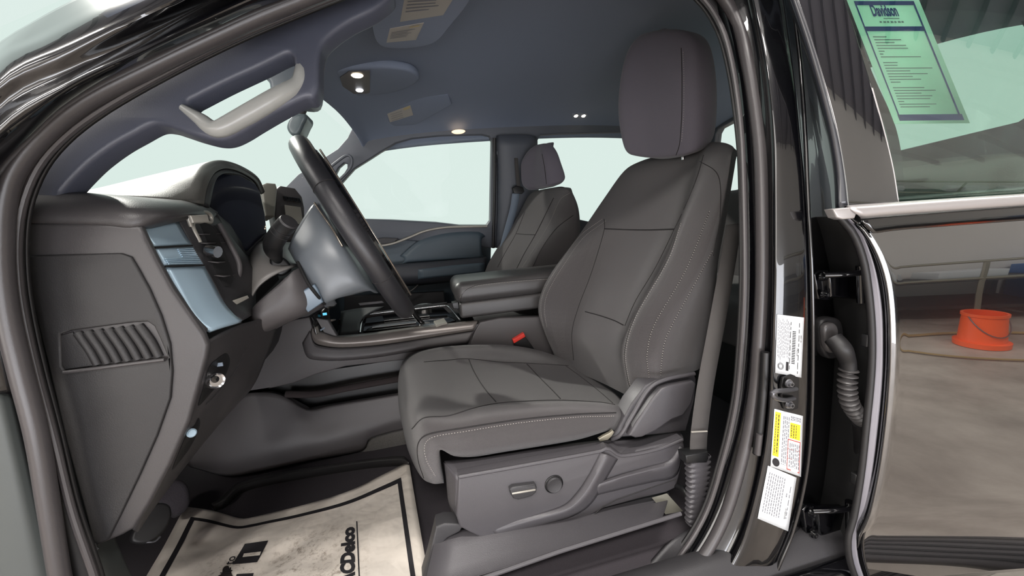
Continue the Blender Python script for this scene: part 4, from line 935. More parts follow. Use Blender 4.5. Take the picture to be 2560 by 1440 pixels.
face_strip('trim_strip', [(416, 668, .182), (444, 719, .182), (478, 780, .182), (505, 812, .184), (530, 826, .19)], [(511, 665, .262), (530, 700, .262), (560, 755, .262), (590, 790, .262), (606, 800, .262)], M_silver_sky, 16)
b = bmesh.new()
for a, c in (((386, 619, .178), (481, 614, .256)), ((414, 666, .178), (510, 663, .256))): tube_bm(b, PS([a, c]), .0016, 6)
obj('strip_joint', b, M_void, dash)
away(patch('cap_edge', [[(350, 572, .170), (392, 652, .170), (430, 722, .170), (472, 783, .170), (512, 840, .172)], [(356, 570, .182), (402, 655, .182), (444, 722, .182), (486, 785, .182), (520, 822, .185)]], M_trim, dash, nu=20, kv=2), .0015)
# air vent beside the silver strip
fr_ = [[(446, 552, .262), (480, 612, .262), (510, 663, .262), (534, 706, .262), (572, 776, .262), (606, 800, .264)], [(470, 540, .275), (500, 604, .278), (530, 668, .282), (556, 716, .285), (590, 765, .285), (625, 790, .29)], [(520, 536, .345), (556, 590, .35), (590, 640, .355), (612, 690, .36), (625, 735, .36), (630, 790, .35)], [(545, 545, .40), (585, 600, .40), (622, 650, .40), (640, 700, .40), (640, 740, .40), (640, 800, .38)]]
away(patch('vent_surround', fr_, M_trim_dark, dash, nu=40, kv=6), .004)
vent = slab('vent_cavity', [[(480, 560), (524, 560), (545, 591), (573, 656), (583, 690), (578, 712), (556, 712), (530, 662), (504, 612)]], P(520, 620, .292), V(.9, -.35, .2), .006, M_void, dash, bevel=.001, smooth=True)
tube('vent_frame', [(478, 566, .272), (470, 540, .268), (480, 531, .278), (518, 531, .325), (528, 542, .335), (526, 556, .33), (482, 558, .280), (500, 606, .278)], .0035, M_taupe, dash, n=50)
slab('vent_upper_flap', [[(476, 538), (520, 536), (525, 555), (484, 557)]], P(500, 546, .258), V(.9, -.3, .1), .006, M_taupe, dash, bevel=.002)
for (x0, y0, x1, y1) in ((488, 584, 540, 582), (500, 607, 552, 604), (512, 634, 560, 628), (528, 655, 570, 650), (545, 690, 582, 684)):
    strap('vent_vane', [(x0, y0, .278), ((x0+x1)/2, (y0+y1)/2, .312), (x1, y1, .348)], .020, M_trim, vent, wdir=V(-.9, -.1, .25), n=6)
kn = bmesh.new(); tube_bm(kn, PS([(520, 626, .28), (545, 630, .275)]), .0105, 12); obj('vent_knob', kn, M_chrome, dash)
tube('vent_side_bar', [(548, 560, .352), (575, 610, .35), (598, 660, .35), (592, 700, .345), (574, 712, .338)], .005, M_trim, dash, n=24)
slab('blank_switch', [[(578, 752), (620, 738), (624, 745), (592, 762)]], P(600, 750, .30), V(.9, -.4, .2), .006, M_taupe, dash, bevel=.002)
# instrument hood with the screen behind it
M_hex = mat('hood_grain', (80, 79, 75), .5, bump=.18, bscale=650, kind='voronoi')
hood = [
    [(170, 490, .30), (185, 486, .36), (205, 483, .43), (230, 480, .50), (262, 478, .58), (300, 478, .66), (330, 482, .72), (350, 490, .75)],
    [(330, 497, .30), (335, 484, .34), (342, 466, .40), (352, 450, .48), (400, 441, .56), (440, 446, .64), (470, 462, .70), (480, 480, .74)],
    [(470, 508, .32), (476, 480, .34), (488, 440, .38), (512, 414, .44), (555, 405, .52), (604, 420, .60), (642, 446, .68), (658, 478, .72)],
    [(492, 510, .325), (497, 478, .345), (508, 442, .385), (528, 420, .445), (560, 412, .52), (604, 426, .60), (640, 450, .68), (656, 482, .72)],
    [(506, 512, .335), (512, 480, .355), (522, 450, .395), (538, 430, .45), (565, 422, .52), (604, 433, .60), (636, 455, .67), (650, 485, .71)],
]
away(patch('instrument_hood', hood, M_hex, dash, nu=50, kv=8), .004)
inner = [[(506, 512, .335), (512, 480, .355), (522, 450, .395), (538, 430, .45), (565, 422, .52), (604, 433, .60), (636, 455, .67), (650, 485, .71), (660, 530, .71)], [(524, 520, .36), (530, 488, .375), (538, 456, .41), (550, 438, .455), (572, 432, .52), (606, 440, .60), (634, 460, .66), (645, 488, .70), (656, 530, .70)]]
away(patch('hood_reveal', inner, M_trim_dark, dash, nu=50, kv=3), .003)
slab('cluster_screen', [[(524, 505), (536, 455), (552, 434), (597, 438), (638, 460), (650, 480), (662, 535), (668, 590), (640, 650), (600, 655), (575, 640), (548, 580)]], P(600, 530, .52), V(.8, -.35, .25), .01, M_screen, dash, bevel=.001)
away(patch('hood_side', [[(540, 530, .40), (570, 590, .40), (600, 640, .40), (625, 670, .40)], [(556, 545, .43), (585, 600, .44), (612, 640, .45), (640, 665, .46)], [(575, 560, .46), (600, 600, .48), (625, 635, .50), (660, 650, .52)]], M_trim_dark, dash, nu=12, kv=4), .003)
slab('cluster_surround', [[(540, 560), (600, 645), (668, 580), (680, 620), (700, 700), (640, 760), (600, 720)]], P(620, 640, .47), V(.8, -.4, .25), .02, M_trim_dark, dash, bevel=.003)
# centre screen and its vents
slab('centre_brow', [[(655, 462), (668, 456), (690, 458), (694, 470), (692, 500), (688, 540), (664, 540), (658, 500)]], P(675, 490, .80), V(.7, -.7, .2), .06, mat('brow_plastic', (120, 118, 110), .35), dash, bevel=.006)
cs = slab('centre_screen', [[(690, 474), (702, 464), (738, 470), (756, 492), (762, 520), (764, 600), (700, 600), (688, 540)]], P(720, 510, .88), V(.75, -.65, .15), .04, M_trim, dash, bevel=.005)
slab('screen_vent', [[(696, 505), (712, 508), (716, 545), (700, 545)]], P(705, 520, .875), V(.75, -.65, .15), .004, M_void, cs, bevel=.0005)
for i in range(4):
    strap('screen_vane', [(697, 512+i*9, .868), (714, 513+i*9, .875)], .008, M_trim_dark, cs, wdir=V(-.7, .6, .1), n=4)
for i in range(4):
    slab('button', [[(708+i*11, 490+i*1.5), (717+i*11, 491+i*1.5), (722+i*11, 502+i*1.5), (712+i*11, 501+i*1.5)]], P(720, 498, .872), V(.75, -.65, .15), .005, M_gloss, cs, bevel=.001)
slab('display', [[(712, 512), (752, 518), (758, 560), (718, 560)]], P(730, 530, .872), V(.75, -.65, .15), .004, M_taupe, cs, bevel=.0005)
# dash body running across to the passenger door
rowsD = []
for Y in (.30, .5, .8, 1.2, 1.45, 1.66):
    dz = 0 if Y < .75 else -.02
    rowsD.append([V(-1.05, Y, 1.22), V(-.80, Y, 1.27+dz), V(-.58, Y, 1.27+dz), V(-.50, Y, 1.24+dz), V(-.47, Y, 1.16), V(-.46, Y, 1.05), V(-.50, Y, .90), V(-.60, Y, .80)])
away(patch('dash_body', rowsD, M_dash_dark, dash, arc=False, ku=4, kv=3), .01)
away(patch('top_pad', [[(60, 470, .25), (60, 472, .5), (100, 476, .9)], [(150, 480, .21), (190, 482, .5), (230, 484, .9)], [(250, 488, .21), (280, 489, .5), (330, 491, .9)], [(345, 497, .22), (390, 498, .5), (430, 498, .9)], [(480, 506, .32), (500, 510, .5), (560, 520, .9)]], mat('pad_plastic', (128, 126, 118), .35, bump=.1), dash, nu=8, kv=5), .005)
# knee panel running down behind the end cap
kp = [
    [(519, 856, .178), (515, 900, .178), (500, 955, .178), (472, 1056, .178), (425, 1164, .178), (373, 1263, .178), (335, 1325, .178)],
    [(548, 836, .21), (548, 900, .21), (530, 975, .21), (492, 1070, .21), (440, 1165, .205), (380, 1262, .195), (338, 1326, .185)],
    [(600, 812, .27), (590, 900, .27), (568, 975, .27), (520, 1070, .27), (455, 1165, .25), (388, 1262, .22), (341, 1328, .19)],
    [(650, 800, .34), (636, 880, .34), (606, 985, .34), (550, 1058, .33), (474, 1150, .30), (396, 1254, .25), (343, 1330, .20)],
    [(700, 790, .42), (670, 880, .42), (630, 970, .42), (560, 1045, .42), (478, 1148, .40), (398, 1253, .35), (345, 1331, .3)],
]
knee = patch('knee_panel', kp, M_dash, dash, nu=50, kv=6); away(knee, .004)
def pod(name, ol, parent, m=M_black, lift=.003):
    q = cr([V(x, y, 0) for x, y in ol], 6, True); cx = sum(p.x for p in q)/len(q); cy = sum(p.y for p in q)/len(q)
    b = bmesh.new(); rings = [[drape(knee, cx+(p.x-cx)*t, cy+(p.y-cy)*t, h) or P(p.x, p.y, .25) for p in q] for t, h in ((1.04, -.002), (1, lift), (.7, lift), (.4, lift), (.1, lift))]
    grid_bm(b, rings, closed_u=True); o = obj(name, b, m, parent); return o
pd = pod('light_switch', [(566, 884), (545, 896), (524, 916), (512, 960), (497, 1012), (520, 990), (542, 965), (562, 940), (574, 905)], dash)
kc = P(533, 950, .200); b = bmesh.new(); disc_bm(b, kc, V(.75, -.62, .0), [(.0135, -.01), (.0135, .008), (.012, .012), (.0095, .010), (.0001, .010)]); obj('knob', b, M_chrome, pd)
b = bmesh.new(); disc_bm(b, P(536, 948, .192), V(.75, -.62, 0), [(.006, 0), (.0055, .0035), (.0001, .004)]); obj('knob_centre', b, M_gloss, pd)
for (x, y) in ((543, 912), (552, 911)):
    box('switch_icon', (-.003, -.001, -.003), (.003, .001, .003), M_web_blue, pd, mtx=Matrix.Translation(P(x, y, .206)))
pd = pod('brake_switch', [(496, 1046), (488, 1062), (468, 1085), (448, 1130), (432, 1172), (452, 1150), (474, 1120), (490, 1090), (500, 1062)], dash)
b = bmesh.new(); disc_bm(b, P(478, 1082, .190), V(.7, -.7, .1), [(.007, -.004), (.007, .003), (.005, .005), (.0001, .005)]); obj('switch_glint', b, M_silver_sky, pd)  # small pale disc stands for the blue highlight on the switch
seam(knee, [(515, 1010), (540, 985), (585, 930), (615, 868)], dash, .0015)

# ---------------------------------------------------------------- steering column with stalk
clm = thing('steering_column', 'grey steering column shroud with a black turn-signal stalk', 'steering column', (-.35, .5, 1.05))
M_sh1 = mat('column_shroud', (112, 109, 106), .38, bump=.15, bscale=900)
away(patch('upper_shroud', [
    [(622, 640, .46), (640, 612, .47), (665, 600, .50), (700, 600, .54), (730, 610, .58)],
    [(618, 690, .40), (640, 650, .41), (675, 636, .43), (712, 640, .46), (742, 652, .50)],
    [(622, 750, .37), (645, 715, .37), (685, 685, .38), (725, 668, .40), (748, 662, .44)]], M_sh1, clm, nu=24, kv=5), .004)
away(patch('lower_shroud', [
    [(606, 800, .37), (640, 760, .355), (690, 716, .36), (730, 680, .37), (752, 668, .40)],
    [(600, 835, .36), (640, 800, .345), (690, 768, .35), (740, 728, .36), (772, 706, .39)],
    [(605, 860, .38), (645, 838, .37), (700, 808, .37), (760, 782, .38), (806, 760, .41)],
    [(615, 866, .46), (650, 845, .46), (705, 815, .46), (765, 787, .46), (812, 764, .48)]], M_trim, clm, nu=30, kv=6), .004)
slab('column_panel', [[(741, 736), (786, 711), (795, 724), (808, 756), (770, 782), (758, 766)]], P(775, 745, .375), V(.1, -1, -.1), .012, mat('column_panel_plastic', (92, 108, 122), .3), clm, bevel=.003)
seam_b = bmesh.new(); tube_bm(seam_b, spline(PS([(744, 655, .40), (768, 705, .375), (790, 735, .37), (812, 760, .40)]), 20), .0035, 8); obj('shroud_joint', seam_b, M_void, clm)
stalk = tube('stalk', [(706, 668, .43), (690, 640, .40), (682, 614, .37), (694, 590, .355), (712, 566, .345), (721, 556, .34)], [.009, .010, .0165, .0185, .0185, .018], M_black, clm, n=30, seg=20)
b = bmesh.new(); ax = (P(721, 556, .34)-P(700, 582, .352)).normalized(); disc_bm(b, P(721, 556, .34), ax, [(.018, 0), (.0165, .004), (.0001, .005)]); obj('stalk_cap', b, M_trim_dark, stalk)
for t_ in (.3, .55):
    c = P(721, 556, .34).lerp(P(694, 590, .355), t_+.2); b = bmesh.new(); M_ = basis(c, ax); tube_bm(b, [M_ @ V(.0187*math.cos(a), .0187*math.sin(a), 0) for a in [2*math.pi*j/32 for j in range(32)]], .0007, 5, closed=True); obj('stalk_ring', b, M_groove, stalk)
slab('stalk_boot', [[(674, 648), (700, 640), (722, 655), (728, 676), (705, 690), (684, 680)]], P(700, 664, .405), V(.3, -1, .1), .02, M_black, clm, bevel=.006, smooth=True)

# ---------------------------------------------------------------- steering wheel
WT = P(757, 372, .58); WB = P(1012, 772, .58); WC = (WT+WB)/2; wu = (WT-WB).normalized(); wr = (WT-WB).length/2; wn = wu.cross(V(0, 1, 0)).normalized()
if wn.x < 0: wn = -wn
whl = thing('steering_wheel', 'black leather steering wheel seen edge-on in front of the dashboard', 'steering wheel', tuple(WC))
vd_ = (WC-CAM); vd_ = (vd_-wu*vd_.dot(wu)).normalized(); wh = (vd_*.86+V(0, 1, 0)*.14); wh = (wh-wu*wh.dot(wu)).normalized(); wn = wu.cross(wh).normalized()
if wn.x < 0: wn = -wn
def wp(a, r=None, h=0): r = wr if r is None else r; return WC+(wu*math.cos(a)+wh*math.sin(a)*.9)*r+wn*h
b = bmesh.new(); tube_bm(b, [wp(2*math.pi*i/96) for i in range(96)], .0245, 18, closed=True); rim = obj('rim', b, M_leather, whl)
for a in (-1.15, -2.1, 1.15, 2.1):
    T_ = (wp(a+.01)-wp(a-.01)).normalized(); M_ = basis(wp(a), T_); b = bmesh.new(); tube_bm(b, [M_ @ V(.0247*math.cos(q), .0247*math.sin(q), 0) for q in [2*math.pi*j/32 for j in range(32)]], .0009, 5, closed=True); obj('rim_joint', b, M_groove, rim)
M_bezel = mat('wheel_bezel', (150, 140, 130), .2, metal=.8)
b = bmesh.new(); tube_bm(b, [wp(math.pi*(-.5)+math.radians(-62+118*i/40), wr-.004, .022) for i in range(41)], [.002+.009*math.sin(math.pi*i/40)**.5 for i in range(41)], 10); obj('rim_insert', b, M_gloss, whl)
b = bmesh.new(); tube_bm(b, [wp(math.pi*(-.5)+math.radians(-58+110*i/40), wr-.004, .0325) for i in range(41)], .0024, 8); obj('rim_bezel', b, M_bezel, whl)
for a in (math.pi/2, -math.pi/2, math.pi-.25, math.pi+.25):
    q = [wp(a, wr*.98, 0), wp(a, wr*.7, -.008), wp(a, wr*.4, -.01)]
    b = bmesh.new(); tube_bm(b, spline(q, 12), [.014+.012*i/11 for i in range(12)], 12, flat=.45, up=wn); obj('spoke', b, M_gloss, whl)
# hub: shallow bowl carrying the spokes, and the back shell towards the column
rings = []
for r_, h in ((.26, .012), (.29, 0), (.28, -.03), (.24, -.06)):
    rings.append([wp(a, wr*r_*(1+.12*math.cos(2*a)), h) for a in [2*math.pi*i/40 for i in range(40)]])
b = bmesh.new(); grid_bm(b, rings, closed_u=True); b.faces.new([v for v in b.verts[:40]][::-1]); obj('hub', b, M_trim_dark, whl)
away(patch('hub_shell', [
    [(720, 622, .47), (742, 662, .45), (774, 716, .44), (808, 765, .44), (842, 760, .46)],
    [(724, 611, .42), (746, 652, .40), (777, 707, .39), (811, 754, .39), (840, 748, .41)],
    [(742, 572, .425), (782, 615, .395), (822, 675, .38), (856, 728, .385), (880, 738, .41)],
    [(786, 508, .45), (830, 575, .415), (868, 642, .395), (903, 705, .395), (925, 727, .42)],
    [(812, 520, .50), (856, 588, .47), (900, 655, .45), (936, 718, .45), (946, 732, .46)]], mat('hub_shell_plastic', (92, 97, 102), .34), whl, nu=26, kv=8), .005)
tube('shell_edge', [(786, 507, .448), (812, 545, .43), (832, 574, .414), (856, 616, .40)], .0022, M_bezel, whl, n=20)

# ================================================================== CENTRE CONSOLE
con = thing('centre_console', 'wide grey centre console with an open tray between the seats', 'console', (.1, 1.0, .44))
side = [(590, 1010), (596, 870), (650, 815), (776, 792), (820, 800), (850, 852), (951, 848), (1190, 810), (1385, 806), (1400, 900), (1400, 1010), (1180, 1040), (1000, 1075), (925, 1096), (908, 1126), (580, 1190), (475, 1166), (490, 1100)]
pocket = [(602, 983), (677, 971), (734, 958), (790, 936), (865, 916), (1011, 900), (1100, 895), (1100, 965), (989, 988), (828, 1014), (771, 1024), (715, 994), (677, 983)]
slabY('side_wall', [side, pocket], .865, .02, M_trim, con, bevel=.004)
slabY('pocket_back', [[(590, 960), (1120, 880), (1120, 1000), (600, 1040)]], .905, .006, M_black, con, bevel=.001)
tube('pocket_net', [(715, 985, .868), (790, 985, .862), (880, 968, .858), (1010, 945, .86), (1080, 935, .862)], .012, mat('net_cloth', (52, 44, 44), .8, bump=.6, bscale=900, kind='weave'), con, n=40)
away(patch('lower_skirt', [
    [(480, 1050, .87), (602, 988, .86), (677, 982, .86), (715, 994, .858), (771, 1024, .855), (828, 1014, .855), (989, 988, .855), (1060, 975, .855)],
    [(470, 1100, .83), (590, 1060, .82), (680, 1060, .82), (740, 1060, .82), (800, 1060, .83), (870, 1045, .835), (990, 1025, .84), (1060, 1010, .84)],
    [(465, 1150, .80), (560, 1150, .79), (680, 1125, .79), (760, 1110, .80), (830, 1098, .81), (900, 1082, .82), (980, 1055, .83), (1060, 1035, .83)],
    [(475, 1168, .81), (575, 1190, .80), (690, 1170, .80), (780, 1150, .81), (850, 1138, .82), (910, 1124, .83), (925, 1096, .835), (1060, 1060, .84)]], M_trim, con, nu=50, kv=6), .004)
away(patch('trim_band', [
    [(840, 800, .90), (815, 812, .895), (800, 826, .885), (830, 838, .88), (912, 833, .88), (1029, 818, .88), (1193, 800, .88)],
    [(800, 800, .872), (784, 824, .862), (808, 832, .857), (845, 843, .857), (912, 839, .857), (1029, 824, .857), (1193, 805, .857)],
    [(780, 820, .858), (785, 842, .850), (810, 852, .846), (850, 857, .846), (930, 853, .846), (1050, 838, .846), (1187, 819, .846)],
    [(776, 830, .862), (786, 856, .853), (812, 865, .85), (858, 869, .85), (951, 862, .85), (1060, 846, .85), (1185, 826, .85)]], M_bronze, con, nu=60, kv=5), .004)
away(patch('lower_band', [
    [(774, 826, .863), (785, 858, .854), (812, 867, .851), (858, 870, .851), (951, 863, .851), (1060, 847, .851), (1185, 828, .851)],
    [(760, 850, .860), (772, 884, .846), (805, 892, .843), (850, 894, .843), (940, 886, .843), (1050, 868, .843), (1172, 850, .843)],
    [(755, 858, .866), (768, 893, .856), (800, 901, .853), (850, 902, .853), (940, 894, .853), (1050, 876, .853), (1169, 858, .853)]], M_trim, con, nu=60, kv=4), .004)
slabY('rear_box', [[(1200, 806), (1250, 795), (1360, 792), (1420, 800), (1420, 905), (1330, 905), (1174, 862), (1185, 830)]], .860, .03, M_trim, con, bevel=.006)
# tray deck, chrome rim, bins
DZ = PZ(1000, 810, .835)
deck = P(912, 834, .88).z-.004
box('deck', (-.36, .885, deck-.03), (.16, 1.13, deck-.012), M_black, con, bevel=.004)
def DQ(px, py, dz=0): return PZ(px, py, deck+dz)
away(patch('far_rim', [[P(846, 800, 1.12), P(900, 788, 1.12), P(1020, 770, 1.12), P(1118, 757, 1.12)], [P(846, 812, 1.12), P(900, 798, 1.12), P(1020, 780, 1.12), P(1118, 765, 1.12)]], M_trim, con, nu=16, kv=2), .02)
tube('chrome_rim', [(900, 832, .90), (903, 812, .96), (909, 795, 1.04), (922, 786, 1.09), (1020, 774, 1.10), (1112, 764, 1.10), (1122, 768, 1.09), (1150, 800, .90)], .0035, M_chrome, con, n=60)
slab('gloss_tray', [[(908, 828), (916, 795), (926, 789), (1108, 768), (1140, 800), (1120, 806)]], (0, 0, deck-.004), V(0, 0, 1), .006, M_gloss, con, bevel=.001)
for ol in (((930, 812), (1040, 800), (1040, 806), (930, 819)), ((960, 795), (1070, 783), (1074, 789), (960, 801)), ((1050, 812), (1110, 800), (1116, 806), (1056, 816))):
    slab('tray_strip', [list(ol)], (0, 0, deck+.002), V(0, 0, 1), .004, M_chrome, con, bevel=.001)
slab('tray_button', [[(1084, 802), (1110, 795), (1118, 806), (1090, 812)]], (0, 0, deck+.008), V(0, 0, 1), .01, M_taupe, con, bevel=.002)
b = bmesh.new(); lathe(b, tuple(PZ(1060, 780, deck-.02)), [(.036, 0), (.038, .03), (.041, .031), (.041, .027)]); obj('cup_holder', b, M_chrome, con)
away(patch('front_bin', [[(846, 838, .90), (880, 836, .90), (898, 832, .90)], [(850, 806, 1.0), (885, 800, 1.0), (906, 795, 1.0)], [(852, 778, 1.1), (900, 770, 1.1), (960, 766, 1.1)]], M_trim_dark, con, nu=8, kv=4), .004)
slab('bin_ledge', [[(895, 758), (955, 752), (960, 757), (900, 764)]], P(925, 758, 1.13), V(0, -1, .3), .02, M_trim, con, bevel=.002)
# climate panel at the foot of the stack
cl = slab('climate_panel', [[(776, 792), (812, 762), (822, 768), (830, 820), (822, 834), (790, 836)]], P(800, 800, .87), V(.6, -.8, .2), .02, M_gloss, con, bevel=.003)
b = bmesh.new(); disc_bm(b, P(826, 758, .90), V(.6, -.7, .3), [(.018, -.03), (.018, .004), (.014, .010), (.0001, .010)]); obj('knob', b, M_chrome, cl)
box('indicator', (-.006, -.002, -.004), (.006, .002, .004), mat('blue_indicator', (90, 190, 220), .4, emit=(90, 190, 220), estr=.8), cl, mtx=Matrix.Translation(P(812, 785, .86)))
slab('label_line', [[(800, 824), (818, 813), (819, 816), (802, 828)]], P(808, 820, .862), V(.6, -.8, .2), .002, M_web_blue, cl, bevel=.0003)
stack = slabY('stack_side', [[(640, 850), (600, 860), (640, 700), (780, 690), (840, 740), (815, 765), (776, 795), (700, 830)]], .875, .20, M_trim_dark, con, bevel=.01)
# armrest box
AX0 = P(1152, 800, .875).x; AX1 = P(1440, 800, .875).x; AZ0 = P(1152, 798, .875).z; AZ1 = P(1150, 761, .875).z; AZ2 = P(1150, 722, .875).z
b = bmesh.new(); 
def arm(z0, z1, bev, name, m, dx=0, y0=.872, y1=1.13, sg=5):
    return box(name, (AX0-.004+dx, y0, z0), (AX1+.06, y1, z1), m, con, bevel=bev, seg=sg)
arm(AZ0, AZ1+.004, .012, 'armrest_bin', M_vinyl, .004, .876)
al = box('armrest_lid', (AX0-.012, .868, AZ1), (AX1+.06, 1.14, AZ2+.024), M_vinyl, con, bevel=.032, seg=8)
stitches(al, [[(1150, 745), (1160, 730), (1185, 717), (1225, 710), (1297, 703), (1368, 698)]], al, r=.0006, step=.006)
seam(al, [(1151, 760), (1153, 742), (1163, 727), (1188, 714), (1228, 707), (1300, 700), (1370, 695)], al, .0008)
t_ = slabY('latch', [[(1130, 758), (1146, 755), (1148, 772), (1134, 772)]], .90, .04, M_black, con, bevel=.002)
# gear lever
gl_ = thing('gear_lever', 'short black gear lever standing in the console tray', 'gear lever', tuple(P(1058, 812, .93)))
tube('shaft', [(1060, 812, .93), (1046, 798, .925), (1030, 775, .92), (1018, 752, .915)], [.008, .009, .011, .012], M_gloss, gl_, n=16, seg=14)
b = bmesh.new(); disc_bm(b, P(1062, 812, .93), V(-.1, -.1, 1), [(.022, 0), (.02, .004), (.012, .008), (.0001, .008)]); obj('collar', b, M_trim, gl_)

# ================================================================== PASSENGER DOOR
pdr = thing('passenger_door', 'blue-grey passenger door trim with a pale swooping accent line', 'car door', (.2, 1.72, .6))
slab('door_panel', [[(760, 552), (905, 549), (980, 551), (1090, 556), (1150, 563), (1222, 563), (1228, 620), (1222, 900), (1000, 1000), (700, 1000), (720, 700)]], (0, 1.70, 1.2), V(0, -1, -.05), .04, M_door_trim, pdr, bevel=.008)
slab('upper_insert', [[(880, 553), (980, 553), (1090, 558), (1140, 564), (1090, 570), (1040, 584), (990, 604), (950, 612), (910, 612), (860, 600)]], (0, 1.685, 1.2), V(0, -1, -.05), .014, mat('insert_dark', (58, 58, 58), .45, bump=.2, bscale=600), pdr, bevel=.003)
tube('accent_line', [(880, 606, 1.67), (930, 614, 1.67), (974, 611, 1.67), (1020, 595, 1.67), (1062, 578, 1.67), (1110, 569, 1.67), (1160, 567, 1.67), (1218, 566, 1.67)], .0068, M_taupe, pdr, n=50)
hd = slab('door_handle', [[(920, 602), (958, 594), (996, 596), (985, 606), (950, 612), (925, 610)]], (0, 1.665, 1.2), V(0, -1, 0), .012, M_trim_dark, pdr, bevel=.003)
away(patch('door_cushion', [[(1000, 640, 1.685), (1050, 600, 1.685), (1120, 580, 1.685), (1200, 578, 1.685), (1214, 590, 1.685)], [(1010, 645, 1.665), (1060, 610, 1.665), (1120, 592, 1.665), (1190, 588, 1.665), (1204, 600, 1.665)], [(1010, 655, 1.665), (1060, 648, 1.665), (1120, 645, 1.665), (1190, 640, 1.665), (1206, 636, 1.665)], [(1000, 664, 1.685), (1060, 658, 1.685), (1120, 652, 1.685), (1200, 648, 1.685), (1214, 644, 1.685)]], M_door_trim, pdr, nu=24, kv=5), .004)
away(patch('armrest', [[(940, 664, 1.68), (1040, 657, 1.68), (1120, 650, 1.68), (1214, 642, 1.68)], [(940, 668, 1.62), (1040, 660, 1.61), (1120, 655, 1.61), (1216, 646, 1.62)], [(940, 690, 1.60), (1040, 690, 1.595), (1120, 684, 1.595), (1216, 672, 1.60)], [(940, 712, 1.62), (1040, 710, 1.62), (1120, 702, 1.62), (1216, 690, 1.62)], [(940, 716, 1.68), (1040, 714, 1.68), (1120, 706, 1.68), (1216, 694, 1.68)]], mat('door_armrest', (46, 48, 54), .5), pdr, nu=24, kv=4), .004)
away(patch('armrest_pad', [[(1045, 672, 1.60), (1120, 664, 1.60), (1212, 656, 1.60)], [(1045, 678, 1.588), (1120, 671, 1.588), (1212, 662, 1.59)], [(1045, 698, 1.59), (1120, 690, 1.59), (1212, 680, 1.59)]], M_door_trim, pdr, nu=12, kv=4), .004)
slab('map_pocket', [[(860, 740), (1000, 735), (1110, 728), (1115, 790), (1000, 830), (860, 830)]], (0, 1.66, 1.0), V(0, -1, 0), .03, M_trim_dark, pdr, bevel=.008)
tube('pocket_edge', [(1010, 738, 1.63), (1035, 722, 1.63), (1050, 706, 1.64)], .004, M_trim, pdr, n=12)

# ================================================================== OVERHEAD
def HQ(px, py, lift=.006): return drape(hl, px, py, lift)
oc = thing('overhead_console', 'overhead console with two lit map lamps behind the windscreen', 'overhead lamp', tuple(HQ(930, 205)))
c = HQ(930, 205, .0); up_n = V(-.02, -.02, -1)
slab('housing', [[(828, 184), (844, 176), (900, 170), (980, 170), (1035, 182), (1046, 205), (1000, 228), (930, 240), (850, 241), (836, 216)]], c+V(0, 0, -.014), up_n, .03, M_headliner, oc, bevel=.012, smooth=True)
M_warm = mat('warm_lamp', (255, 240, 220), .4, emit=(255, 236, 205), estr=14)
M_cool = mat('cool_lamp', (250, 250, 255), .4, emit=(245, 248, 255), estr=10)
def lamp(parent, px, py, r, m, z, name='lamp_lens'):
    b = bmesh.new(); disc_bm(b, PZ(px, py, z), V(0, 0, -1), [(r, 0), (r*.8, .003), (.0001, .004)], 24); return obj(name, b, m, parent)
zc = c.z-.016
lamp(oc, 893, 189, .020, M_warm, zc); lamp(oc, 899, 226, .014, M_cool, zc)
slab('lens_panel', [[(850, 195), (872, 180), (925, 178), (925, 234), (866, 236), (856, 215)]], (0, 0, zc+.001), V(0, 0, -1), .004, M_trim, oc, bevel=.001)
t = thing('dome_lamp', 'small pair of lit reading lamps on the headliner above the rear seats', 'ceiling lamp', tuple(HQ(1450, 290)))
for px in (1440, 1459):
    p = HQ(px, 290, .004); b = bmesh.new(); disc_bm(b, p, V(0, -.3, -1), [(.011, 0), (.008, .003), (.0001, .004)], 24); obj('lamp_lens', b, M_warm, t)
slab('housing', [[(1428, 284), (1448, 280), (1470, 284), (1472, 296), (1450, 300), (1430, 297)]], HQ(1450, 290, .003), V(0, -.3, -1), .006, M_headliner, t, bevel=.002)
t = thing('grab_lamp', 'warm reading lamp glowing over the top of the passenger window', 'ceiling lamp', tuple(P(1146, 328, 1.60)))
b = bmesh.new(); disc_bm(b, P(1146, 329, 1.60), V(0, -.05, -1), [(.036, 0), (.030, .004), (.001, .006)], 24); obj('lamp_lens', b, mat('dim_lamp', (255, 230, 200), .4, emit=(255, 215, 170), estr=1.6), t)
# sun visors with their warning labels
vs_ = thing('sun_visor', 'folded-up driver sun visor carrying two pale warning labels', 'sun visor', tuple(PZ(1000, 30, 1.70)))
slab('flap', [[(930, -60), (1000, -90), (1170, -60), (1180, -10), (1130, 60), (1075, 112), (960, 118), (930, 60)]], (0, 0, 1.732), V(0, 0, -1), .006, M_headliner, vs_, bevel=.003, smooth=True)
M_vl = mat('visor_label', (150, 146, 140), .6)
for q, m in (([(1016, -30), (1150, -30), (1108, 38), (1000, 55)], 0), ([(975, 72), (1060, 57), (1040, 100), (966, 107)], 1)):
    o = slab('warning_label', [q], (0, 0, 1.7308), V(0, 0, -1), .0012, M_vl, vs_, bevel=.0003)
    f = lambda u, v, h, q=q: PN(*((lambda a, c: (a[0]*(1-v)+c[0]*v, a[1]*(1-v)+c[1]*v))(((q[0][0]*(1-u)+q[1][0]*u), (q[0][1]*(1-u)+q[1][1]*u)), ((q[3][0]*(1-u)+q[2][0]*u), (q[3][1]*(1-u)+q[2][1]*u)))), (0, 0, 1.729), V(0, 0, -1))
    b = bmesh.new()
    strip(b, .6, .1, .9, .18, f)
    obj('printing', b, mat('label_sand', (165, 150, 112), .6), o)
    b = bmesh.new()
    for k in range(5): strip(b, .08, .3+k*.1, .55+.35*random.random(), .33+k*.1, f)
    obj('fine_print', b, M_ink_grey, o)
